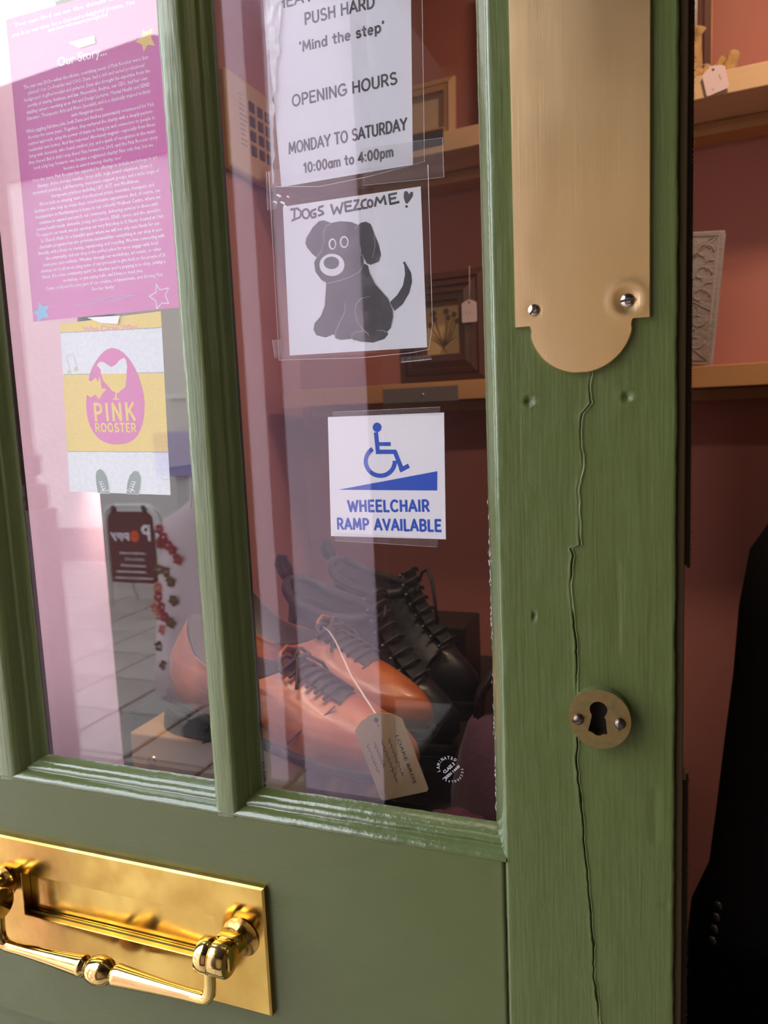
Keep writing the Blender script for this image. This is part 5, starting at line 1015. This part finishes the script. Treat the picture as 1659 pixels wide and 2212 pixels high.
def tan_shoe(label, loc, rz, side):
    t, ridge, half, zb = shoe('tan_shoe', label, 'shoe', loc, rz, .305, TP, (tan, tan_in, blk_sole, lace_m), False, side, 'pair of tan lace up shoes', math.radians(9.6))
    # tongue and eyelet facings
    xs = [.152 + .009 * k for k in range(9)]
    V = []; F = []
    for x in xs:
        for q in range(7):
            y = (q - 3) * .0052; V.append((x, y + side * .004 * (x / .3), ridge(x) + .0022 - 9.0 * y * y * (1.4 if x > .19 else 1)))
    for i in range(len(xs) - 1):
        for q in range(6): F.append((i * 7 + q, i * 7 + q + 1, i * 7 + q + 8, i * 7 + q + 7))
    raw('tongue', V, F, lace_m, t, True)
    tube('tongue_top', [(.154, -.018, ridge(.158) + .001), (.146, -.010, ridge(.158) + .012), (.144, .002, ridge(.158) + .015), (.147, .012, ridge(.158) + .011), (.154, .019, ridge(.158) + .001)], [.004, .005, .005, .005, .004], tan, t, 10, .5)
    for k in range(6):
        x = .160 + .0105 * k; z = ridge(x) + .003
        tube('lace', [(x - .004, -.021, z - .0050), (x - .001, -.010, z + .0018), (x, .002, z + .003), (x + .002, .013, z + .001), (x + .006, .022, z - .0060)], .0021, lace_m, t, 7)
    x = .158; z = ridge(x) + .007
    for sg in (-1, 1):
        tube('lace_bow', [(x, 0, z), (x - .004, sg * .012, z + .007), (x - .006, sg * .022, z + .004), (x + .002, sg * .026, z - .002), (x + .004, sg * .012, z + .002), (x, 0, z)], .0022, lace_m, t, 7)
        tube('lace_end', [(x, 0, z), (x + .010, sg * .010, z + .004), (x + .020, sg * .024, z - .006), (x + .024, sg * .030, z - .016)], .0019, lace_m, t, 7)
    # punched wing line and cap seam
    bm = bmesh.new()
    def seam(pts): add_tube(bm, pts, .0009, 6)
    for sg in (-1, 1):
        seam([(.075 + .012 * k, sg * (half(.18) + .0075 - .0002 * k), zb + .036 - .0030 * k) for k in range(8)])
        seam([(.222, sg * .020, ridge(.222) - .002), (.212, sg * .033, zb + .038), (.198, sg * .043, zb + .026), (.188, sg * .048, zb + .012)])
    frombm('stitching', bm, lace_m, t, True, 'stuff')
    return t
HD = math.radians(-18)
HT = math.radians(-12)
near = tan_shoe('tan leather lace up shoe nearest the glass, its dark heel showing in the left pane', (-.548, .247, 1.1080), math.radians(-6.5), 1)
far = tan_shoe('tan leather lace up shoe behind its mate, its toe beside the brown swing ticket', (-.562, .375, 1.1080), math.radians(-9), -1)
# swing ticket tied to the far shoe
tk = mat('brown swing ticket card', (.50, .33, .17), .75)
tg = price_tag('swing_ticket', 'brown handwritten swing ticket hanging from the tan shoes on a white string', (-.2195, .125, 1.1205), .047, .076, 0, -.34, tk, None)
iw = (Matrix.Translation(tg.location) @ Matrix.Rotation(-.34, 4, 'Y')).inverted()
tube('string', [iw @ Vector(p) for p in ((-.2415, .1245, 1.181), (-.244, .128, 1.190), (-.300, .205, 1.193), (-.355, .29, 1.199), (-.374, .315, 1.202), (-.381, .325, 1.2005), (-.394, .340, 1.200))], .0009, twine, tg, 7)
fl = Flat()
for k, (s, ln) in enumerate((('LOAKE BROS', 44), ('', 35), ('', 39), ('', 23), ('', 28))):
    x = 12 - k * 7.1
    if s:
        v, f, a0, a1 = text_geo(s, .01, 2); i0 = len(fl.v); sc = ln / (a1 - a0)
        for p, q_ in v: fl.v.append((x + q_ * 4.6, -.25, 53 - (p - a0) * sc))
        fl.f += [[i0 + j for j in q_] for q_ in f]
    else: fl.stroke([(x + 1.1 * math.sin(j * 1.9) + 1.3 * noise.noise(Vector((j * .73, k * 3.1, 0))), 52 - j * ln / 26 + .6 * math.sin(j * 2.7)) for j in range(27)], .5, -.25, ends=False)
fl.build('handwriting', ink, tg)

# black walking boots on a dark box behind
BT = 1.042
bx = thing('dark_box', 'near black box under the walking boots', 'box', (-.50, .59, PT)); box('box', (-.065, -.16, 0), (.052, .16, BT - PT), black_wood, bx, .003)
b2 = thing('dark_box', 'near black upright box behind the toes of the walking boots', 'box', (-.36, .79, PT)); box('box', (-.055, -.05, 0), (.031, .05, .145), black_wood, b2, .003)
BP = [(.0, 0, .290, .050, 1, 0), (.018, -.004, .296, .053, 1, 0), (.038, -.005, .290, .052, 1, 0), (.052, -.004, .270, .048, .95, 0), (.062, -.002, .247, .046, .9, 0), (.073, .001, .225, .044, .8, 0), (.085, .004, .206, .042, .65, 0), (.097, .006, .190, .042, .5, 0), (.109, .005, .177, .043, .35, .004), (.120, .001, .166, .044, .25, .008), (.130, -.003, .157, .046, .15, .014), (.139, -.003, .150, .045, .1, .018)]
b3 = thing('dark_box', 'low near black box under the toes of the walking boots', 'box', (-.27, .51, PT)); box('box', (-.06, -.07, 0), (.02, .16, .052), black_wood, b3, .003)
def boot(label, loc, rz, side):
    t, ridge, half, zb = shoe('walking_boot', label, 'boot', loc, rz, .29, BP, (blk_lea, blk_lea, blk_sole, blk_lace), True, side, 'pair of black walking boots', math.radians(11))
    # toe cap, padded collar, pull tab, hooks and laces
    rr_ = [[(max(q[0], .214 + .02 * k / 5), q[1], q[2]) for q in foot_ring(a - .001, b + .0022, c + .0016, z + zb + .0008, 1, side=side)] for k, (z, a, b, c) in enumerate(((.001, 0, .290, .050), (.018, -.004, .296, .053), (.038, -.005, .290, .052), (.053, -.004, .270, .048), (.063, -.002, .249, .045), (.068, 0, .240, .040)))]
    rings_mesh('toe_cap', rr_, blk_shiny, t, cap_top=True)
    tp = foot_ring(-.003, .150, .045, .139 + zb, .1, side=side, dip=.018); tube('padded_collar', tp + tp[:2], .0075, blk_lea, t, 10)
    z = zb + .152; tube('pull_tab', [(-.006, 0, z - .012), (-.013, 0, z + .008), (-.022, 0, z + .022), (-.031, 0, z + .021), (-.033, 0, z + .010), (-.026, 0, z + .002), (-.012, 0, z - .006)], .0085, blk_lea, t, 8, .35)
    V = []; F = []; xs = [.140, .149, .158, .171, .188, .206, .226]
    zt = [.166, .150, .135, .119, .102, .088, .076]
    for x, zz in zip(xs, zt):
        for q in range(7): y = (q - 3) * .0062; V.append((x + .003, y, zb + zz + .004 - 6 * y * y))
    for i in range(len(xs) - 1):
        for q in range(6): F.append((i * 7 + q, i * 7 + q + 1, i * 7 + q + 8, i * 7 + q + 7))
    raw('tongue', V, F, blk_lea, t, True)
    for k in range(8):
        f = k / 7; i = f * 5.999; j = int(i); x = lerp(xs[j], xs[j + 1], i - j) + .009; zz = zb + lerp(zt[j], zt[j + 1], i - j) + .004
        tube('lace', [(x - .006, -.024, zz - .003), (x, -.010, zz + .004), (x + .001, 0, zz + .005), (x, .011, zz + .003), (x - .005, .024, zz - .004)], .0025, blk_lace, t, 6)
        for sg in (-1, 1): lathe('lace_hook', [(.0026, 0), (.0034, .0015), (.0032, .0035), (.0012, .0042)], hook_m, t, 10, Matrix.Translation((x - .007, sg * .026, zz - .006)) @ Matrix.Rotation(sg * -.7, 4, 'X') @ Matrix.Rotation(.7, 4, 'Y'))
    x = .158; z = zb + .150
    tube('lace_bow', [(x, 0, z), (x + .012, -.014, z + .010), (x + .020, -.026, z + .002), (x + .014, -.020, z - .008), (x, 0, z)], .0025, blk_lace, t, 6)
    bm = bmesh.new(); 
    for sg in (-1, 1):
        for d in (0, .004): add_tube(bm, [(.236 - d, sg * .012, ridge(.236) - .004 + .0005), (.222 - d, sg * .030, zb + .058), (.205 - d, sg * .046, zb + .036), (.19 - d, sg * .054, zb + .014)], .0009, 6)
    frombm('stitching', bm, hook_m, t, True, 'stuff'); t.scale = (.93, .93, .96)
    return t
nbt = boot('black walking boot nearer the glass, behind the tan shoes', (-.532, .480, BT + .008), HT, 1)
fbt = boot('black walking boot further back, its toe beside the dark upright box', (-.546, .655, BT), HT, -1)
lo = tube('lace_loop', [(.168, -.012, .192), (.176, -.016, .214), (.186, -.02, .222), (.198, -.024, .212), (.212, -.03, .182), (.224, -.034, .148)], .0028, blk_lace, fbt, 8)

# plum handbag at the right, low and dark
bag_m = mat('plum fabric', (.075, .018, .032), .8, 0, [(60, (1, 1, 1), .5, .004, 4)], sheen=.2)
hb = thing('handbag', 'dark plum handbag in the lower right corner of the right pane', 'bag', (-.155, .36, PT)); 
rr_ = []
for z, a, b in ((0, .085, .05), (.02, .095, .058), (.07, .092, .052), (.12, .080, .036), (.15, .070, .020), (.156, .066, .010)):
    rr_.append([(a * math.cos(2 * math.pi * i / 32) + .006 * nz(i, 1, z, 2), b * math.sin(2 * math.pi * i / 32) + .006 * nz(i, 4, z, 2), z) for i in range(32)])
rings_mesh('body', rr_, bag_m, hb, True, True)
tube('handle', [(-.060, 0, .145), (-.054, 0, .185), (-.030, 0, .220), (.0, 0, .232), (.030, 0, .220), (.054, 0, .185), (.060, 0, .145)], .006, black_wood, hb, 10)
sc_m = mat('plum scarf', (.11, .028, .055), .85, 0, [(50, (1, 1, 1), .6, .006, 4)])
sf = thing('scarf', 'crumpled plum scarf under the brown swing ticket', 'scarf', (-.20, .26, PT)); V = []; F = []
for i in range(26):
    for j in range(18):
        x = -.10 + .2 * i / 25; y = -.06 + .12 * j / 17; e = max(0, 1 - (x / .1) ** 2) * max(0, 1 - (y / .06) ** 2)
        V.append((x, y, .002 + .085 * e ** .5 + .03 * e * nz(x, 3, y, 28) + .012 * e * nz(x, 7, y, 70)))
for i in range(25):
    for j in range(17): F.append((i * 18 + j, i * 18 + j + 1, (i + 1) * 18 + j + 1, (i + 1) * 18 + j))
sfo = raw('cloth', V, F, sc_m, sf, True); sfo.modifiers.new('t', 'SOLIDIFY').thickness = .002

# long black coat on a wall hook, right of the door
jk_m = mat('black wool coat', (.005, .005, .006), .85, 0, [(700, (1, 1, 1), .3, .0004, 2), (14, (1, 1, .3), .5, .01, 3)], spec=.12)
jk = thing('black_coat', 'long black coat hanging in the dark beyond the door edge', 'coat', (.34, .93, .20))
J = lambda x, y, z: Vector((x, y, z)) - Vector(jk.location)
rr_ = []
for z, cx, a, b in ((.20, .33, .33, .12), (.40, .325, .315, .12), (.56, .32, .295, .11), (.64, .325, .27, .10), (.74, .33, .215, .095), (1.0, .335, .195, .10), (1.12, .34, .205, .095), (1.20, .345, .205, .08), (1.245, .35, .19, .06), (1.285, .36, .14, .045), (1.315, .365, .07, .04), (1.325, .365, .05, .035)):
    rr_.append([tuple(J(cx + a * math.cos(2 * math.pi * i / 40), .92 + b * math.sin(2 * math.pi * i / 40) + .008 * nz(i, 2, z, .8), z)) for i in range(40)])
rings_mesh('body', rr_, jk_m, jk, True, True)
bm = bmesh.new(); add_tube(bm, [J(*p) for p in ((.205, .87, 1.268), (.180, .86, 1.245), (.160, .845, 1.20), (.150, .83, 1.12), (.140, .815, 1.01), (.125, .795, .91), (.110, .775, .80), (.095, .758, .70), (.086, .748, .632), (.085, .747, .615))], [.030, .046, .058, .062, .060, .057, .054, .051, .050, .046], 24)
frombm('sleeve', bm, jk_m, jk, True)['label'] = 'hanging sleeve with four cuff buttons'
btn = mat('black button', (.05, .05, .055), .25)
for k in range(4):
    z = .690 - .0175 * k; lathe('cuff_button', [(.006, 0), (.0065, .0015), (.0045, .003), (.001, .0028)], btn, jk, 16, Matrix.Translation(J(.0595 - .0025 * k, .7135 - .003 * k, z)) @ Matrix.Rotation(-.75, 4, 'Z') @ TY)
tube('hanger', [J(*p) for p in ((.365, .92, 1.31), (.365, .92, 1.375), (.372, .92, 1.395), (.385, .92, 1.4105), (.398, .92, 1.395))], .0022, hook_m, jk, 8)
rl = thing('wall_hook', 'metal peg on the back wall holding the long black coat, outside the photo', 'hook', (.385, 1.238, 1.40))
tube('peg', [(0, 0, 0), (0, -.20, 0), (0, -.335, .0), (0, -.35, .012)], .0075, hook_m, rl, 12); lathe('rose', [(.03, 0), (.028, .006), (.01, .008)], hook_m, rl, 24, TY)
# shop lamp on the ceiling: warm
lm = thing('ceiling_lamp', 'warm ceiling lamp in the shop, outside the photo', 'lamp', (.25, .58, 2.58)); 
lathe('body', [(.09, .04), (.09, .01), (.08, 0), (.001, -.002)], mat('lamp diffuser', (.8, .8, .8), .5), lm, 32)
ld = bpy.data.lights.new('lamp_light', 'AREA'); ld.shape = 'DISK'; ld.size = .16; ld.energy = LAMP; ld.color = (1, .70, .46)
lo_ = bpy.data.objects.new('lamp_light', ld); COL.objects.link(lo_); lo_.location = (.25, .58, 2.565)

sl = thing('strip_fill', 'unseen strip light added to brighten the shoes and the back wall', 'lamp', (-.30, .085, 2.06))  # unseen lamp added to brighten the shoes and the lower wall
box('housing', (-.28, -.02, .012), (.28, .02, .05), bpy.data.materials['lamp diffuser'], sl, .003); box('strip_fill_bracket', (-.02, -.012, .05), (.02, .012, .30), hook_m, sl)
ld2 = bpy.data.lights.new('strip_fill_light', 'AREA'); ld2.shape = 'RECTANGLE'; ld2.size = .52; ld2.size_y = .03; ld2.energy = STRIP_FILL; ld2.color = (1, .82, .66)
lo2 = bpy.data.objects.new('strip_fill_light', ld2); COL.objects.link(lo2); lo2.location = (-.30, .085, 2.068)

cl = thing('heel_fill', 'added spot light hidden behind the magenta poster, brightening the heel of the tan shoe', 'lamp', (-.44, .052, 1.53))  # added lamp, hidden by the poster, to brighten the shoe heel
_q = (Vector((-.56, .27, 1.18)) - Vector((-.44, .052, 1.53))).to_track_quat('-Z', 'Y')
lathe('heel_fill_shade', [(.006, .034), (.010, .030), (.016, .0), (.0145, .0), (.009, .027), (.001, .028)], hook_m, cl, 24, _q.to_matrix().to_4x4()); tube('heel_fill_arm', [(.004, -.006, .03), (.012, -.010, .05), (.03, -.012, .06)], .003, hook_m, cl, 8)
ld3 = bpy.data.lights.new('heel_fill_light', 'SPOT'); ld3.shadow_soft_size = .008; ld3.spot_size = math.radians(34); ld3.spot_blend = .6; ld3.energy = HEEL_FILL; ld3.color = (1, .86, .74)
lo3 = bpy.data.objects.new('heel_fill_light', ld3); COL.objects.link(lo3); lo3.location = (-.44, .052, 1.53); lo3.rotation_euler = _q.to_euler()
lo3.location += _q @ Vector((0, 0, -.003))
# ================================================================ STREET in front of the door, seen in the glass and the brass
paving = mat('grey paving slab', (.46, .415, .375), .7, 0, [(30, (1, 1, 1), .3, .004, 4)], var=.25, var_scale=1.2)
joint = mat('dark paving joint', (.05, .045, .04), .9)
render_g = mat('pale grey render', (.66, .66, .63), .85, 0, [(20, (1, 1, 1), .3, .004, 4)])
dark_blocker = mat('dark brown light blocker', (.028, .016, .012), .6, 0, [(20, (1, 1, .2), .4, .004, 4)])  # dark surface for the added walls that block sky light
white_p = mat('white paint', (.80, .80, .80), .4)
gd = structure(box('floor_1', (-16, -16, -.3), (10, 8, -.045), joint), 'street paving bed'); gd.name = 'ground'
bm = bmesh.new(); add_box(bm, (-.197, -.202, -.04), (.197, .202, 0), .006, None, 1); s0 = frombm('slab', bm, paving, gd)
first = True
for i in range(-11, 9):
    for j in range(0, 14):
        x = -2.26 + .41 * i + .205; y = -.62 - .42 * j + .21 - .01
        if first: o = s0; first = False
        else: o = s0.copy(); COL.objects.link(o); o.parent = gd
        o.location = (x, y - .21, random.uniform(-.0015, .0015))
structure(box('step', (-1.2, -.16, 0), (.9, .06, .15), paving)).name = 'trim_2'
# left reveal of the doorway and pilasters further out
bm = bmesh.new(); add_box(bm, (-1.17, -.60, 0), (-1.112, -.55, 2.7)); add_box(bm, (-1.17, -.605, 0), (-1.075, -.545, 1.30), .004); add_box(bm, (-1.17, -.603, 1.30), (-1.088, -.547, 1.345), .006); add_box(bm, (-1.17, -.602, 1.36), (-1.098, -.548, 1.40), .006)
structure(frombm('trim_3', bm, panel_pink), 'pink pilaster at the left of the doorway')
structure(box('trim_4', (-1.310, -2.10, .03), (-.993, -1.955, 2.94), pil_pink), 'broad pink pilaster across the passage')
structure(box('trim_5', (-1.457, -2.10, .07), (-1.384, -1.955, 3.4), pil_pink), 'narrow pink strip beside the broad pilaster')
structure(box('reflection_wall', (-2.15, -3.3, 0), (-.62, -3.02, 4.6), dark_blocker), 'unseen dark wall added to keep sky out of the right pane reflection')  # added wall, blocks sky from the right pane's reflection and the door
structure(box('reflection_wall_1', (-.62, -3.3, 0), (2.6, -3.02, 4.6), mat('tan reflector', (.40, .28, .17), .8)), 'unseen tan wall added to brighten the reflection in the brass')  # added wall, gives the push plate something brighter to reflect
structure(box('added_dark_slab', (-.975, -3.02, .0), (1.5, -1.9, .06), dark_blocker), 'unseen dark slab added to deepen the reflection low in the right pane')  # added slab, darkens the paving reflected low in the right pane
structure(box('side_blocker', (1.5, -3.1, 0), (1.7, -.1, 3.2), dark_blocker), 'unseen dark wall added to block light from the right')  # added blocker, keeps the right-facing mouldings dark
structure(box('sky_blocker', (-1.0, -3.1, 2.95), (1.7, -.1, 3.1), dark_blocker), 'unseen dark soffit added to block overhead sky')  # added canopy, cuts the sky light falling on the door
# pale building with a flat parapet
bl_ = thing('building', 'pale grey rendered building across the street, seen only in the glass', 'building', (-7.2, -6.0, 0))
box('wall', (-5, -4, 0), (2.95, 0, 3.95), render_g, bl_); prism('parapet', [(-5.05, 3.95), (2.98, 3.95), (2.98, 4.89), (2.60, 5.0), (.9, 4.885), (-5.05, 4.45)], .04, -4.0, mat('dark slate hanging', (.10, .095, .11), .6), bl_); box('plinth', (-5, 0, 0), (2.96, .04, .35), mat('plum plinth', (.16, .10, .11), .8), bl_)
# A-board
ab = thing('a_board', 'maroon and white pavement sign standing on the street slabs, reflected in the left pane', 'sign', (-3.86, -4.20, 0)); ab_m = mat('maroon board', (.085, .022, .030), .5)
def rrect(w, h0, h1, r, n=8):
    p = [(-w, h0), (w, h0)]
    for k in range(n + 1): a = k / n * math.pi / 2; p.append((w - r + r * math.cos(a), h1 - r + r * math.sin(a)))
    for k in range(n + 1): a = math.pi / 2 + k / n * math.pi / 2; p.append((-w + r + r * math.cos(a), h1 - r + r * math.sin(a)))
    return p
pth = [(-.235, 0), (-.235, .70)] + [(-.235 + .1 - .1 * math.cos(k / 6 * math.pi / 2), .70 + .1 * math.sin(k / 6 * math.pi / 2)) for k in range(1, 7)] + [(.135, .80)] + [(.135 + .1 * math.sin(k / 6 * math.pi / 2), .70 + .1 * math.cos(k / 6 * math.pi / 2)) for k in range(1, 7)] + [(.235, 0)]
tube('frame', [(x, 0, z + .03) for x, z in pth], .014, white_p, ab, 10)
tube('rear_frame', [(x, -.30 + .28 * z / .83, z + .03 - .03 * 0) for x, z in pth], .014, white_p, ab, 10)
o = prism('panel', rrect(.205, .24, .785, .07), -.012, .006, ab_m, ab); 
for v in o.data.vertices: v.co.y = -v.co.y + .0
for x in (-.14, .14): box('clip', (x - .014, -.012, .77), (x + .014, .02, .835), dark_strip, ab, .003)
o = prism('lettering_disc', [(.042 + .043 * math.cos(a * math.pi / 12) + .0, .60 + .045 * math.sin(a * math.pi / 12)) for a in range(24)], .014, .016, mat('tomato red', (.75, .10, .03), .5), ab); o['label'] = 'red round letter'
def ab_text(s, xa, xb, z, h, bold, m=white_print):
    fl = Flat(); put_text(fl, s, (xa, z), (xb, z), h, 13, bold); o = fl.build('lettering', m, ab)
    for v in o.data.vertices: v.co = Vector((-v.co.x, .014, v.co.z))      # faces the door
    o.data.flip_normals() if o.data.polygons[0].normal.y < 0 else None
    return o
ab_text('P', -185, -105, 570, 120, .03); ab_text('ppy', 10, 185, 585, 62, .03)
for k, (a, b) in enumerate(((-120, 110), (-110, 70), (-120, 110), (-120, 150), (-170, 170))):
    fl = Flat(); fl.stroke([(lerp(a, b, q / 40), 470 - 48 * k + (7 if q % 2 else -7)) for q in range(41)], 7, 13, ends=False); o = fl.build('chalk_line', white_print, ab)
    for v in o.data.vertices: v.co = Vector((-v.co.x, .014, v.co.z))
# dress on a stand
dr_m = mat('pale pink dress', (.74, .60, .62), .7, 0, [(8, (1, 1, .1), .6, .02, 2)])
ds = thing('dress', 'long pale pink dress with red flowers on a stand, reflected in the left pane', 'dress', (-2.03, -2.46, 0))
rr_ = []
for z, a, b in ((.20, .29, .22), (.40, .27, .20), (.60, .25, .18), (.78, .225, .15), (.88, .215, .13), (.95, .22, .12), (1.0, .20, .10), (1.04, .12, .08), (1.09, .045, .045), (1.10, .03, .03)):
    rr_.append([((a + .018 * math.sin(i * 7 * 2 * math.pi / 56) * max(0, 1 - z)) * math.cos(2 * math.pi * i / 56), (b + .018 * math.sin(i * 7 * 2 * math.pi / 56) * max(0, 1 - z)) * math.sin(2 * math.pi * i / 56), z) for i in range(56)])
rings_mesh('cloth', rr_, dr_m, ds, True, True)
tube('stand', [(0, 0, 0), (0, 0, .22)], .02, dark_strip, ds); lathe('stand_base', [(.16, 0), (.16, .02), (.03, .04)], dark_strip, ds)
rose = mat('crimson flowers', (.35, .03, .06), .7); leafm = mat('olive leaves', (.12, .09, .04), .7); coralp = mat('coral flowers', (.60, .18, .13), .7)
def dress_r(z):
    for (z0, a0, b0), (z1, a1, b1) in zip(((.20, .29, .22), (.40, .27, .20), (.60, .25, .18), (.78, .225, .15), (.88, .215, .13), (.95, .22, .12)), ((.40, .27, .20), (.60, .25, .18), (.78, .225, .15), (.88, .215, .13), (.95, .22, .12), (1.0, .20, .10))):
        if z0 <= z <= z1: t = (z - z0) / (z1 - z0); return lerp(a0, a1, t), lerp(b0, b1, t)
    return .29, .22
for nm, m, spots in (('flower_print', rose, [(-.8, .96), (-.62, .93), (-.5, .90), (-.36, .88), (-.7, .90), (-.2, .84), (-.55, .62), (-.45, .58), (-.7, .66)]), ('leaf_print', leafm, [(-.35, .74), (-.5, .78), (-.25, .66), (-.8, .78), (-.6, .44), (-.45, .36), (-.8, .90), (-.3, .56)]), ('flower_print', coralp, [(-.6, .58), (-.75, .70), (-.5, .52), (-.85, .60)])):
    bm = bmesh.new()
    for cx_, z in spots:
        a, b = dress_r(z); ang = math.acos(max(-1, min(1, cx_))); x = (a + .012) * math.cos(ang); y = (b + .012) * math.sin(ang)
        for k in range(5):
            aa = k * 1.257 + z * 9; vs = bmesh.ops.create_uvsphere(bm, u_segments=8, v_segments=5, radius=1)['verts']
            for v in vs: v.co = Vector((x + .015 * math.cos(aa) + v.co.x * .013, y + v.co.y * .004, z + .017 * math.sin(aa) + v.co.z * .010))
    frombm(nm, bm, m, ds, True)
# gate pier with a ball finial and a lilac board
pr = thing('gate_pier', 'pale pier topped by a white ball, reflected beside the striped leaflet', 'pier', (-3.62, -5.0, 0)); box('shaft', (-.24, -.2, 0), (.24, .2, 1.62), render_g, pr, .005); box('cap', (-.27, -.23, 1.62), (.27, .23, 1.66), white_p, pr, .005)
lathe('ball', [(.10, 1.66), (.11, 1.69), (.05, 1.73)] + [(.11 * math.sin(math.pi * k / 14) + .001, 1.85 - .11 * math.cos(math.pi * k / 14)) for k in range(2, 15)], white_p, pr)
lb_ = thing('lilac_board', 'lilac notice board fixed before the pale pier, reflected beside the striped leaflet', 'sign', (-3.70, -4.76, 1.0)); box('board', (-.31, -.015, 0), (.31, .015, .36), mat('lilac board', (.34, .33, .62), .5), lb_, .004); box('post', (-.02, -.03, -1.0), (.02, -.015, .1), white_p, lb_)
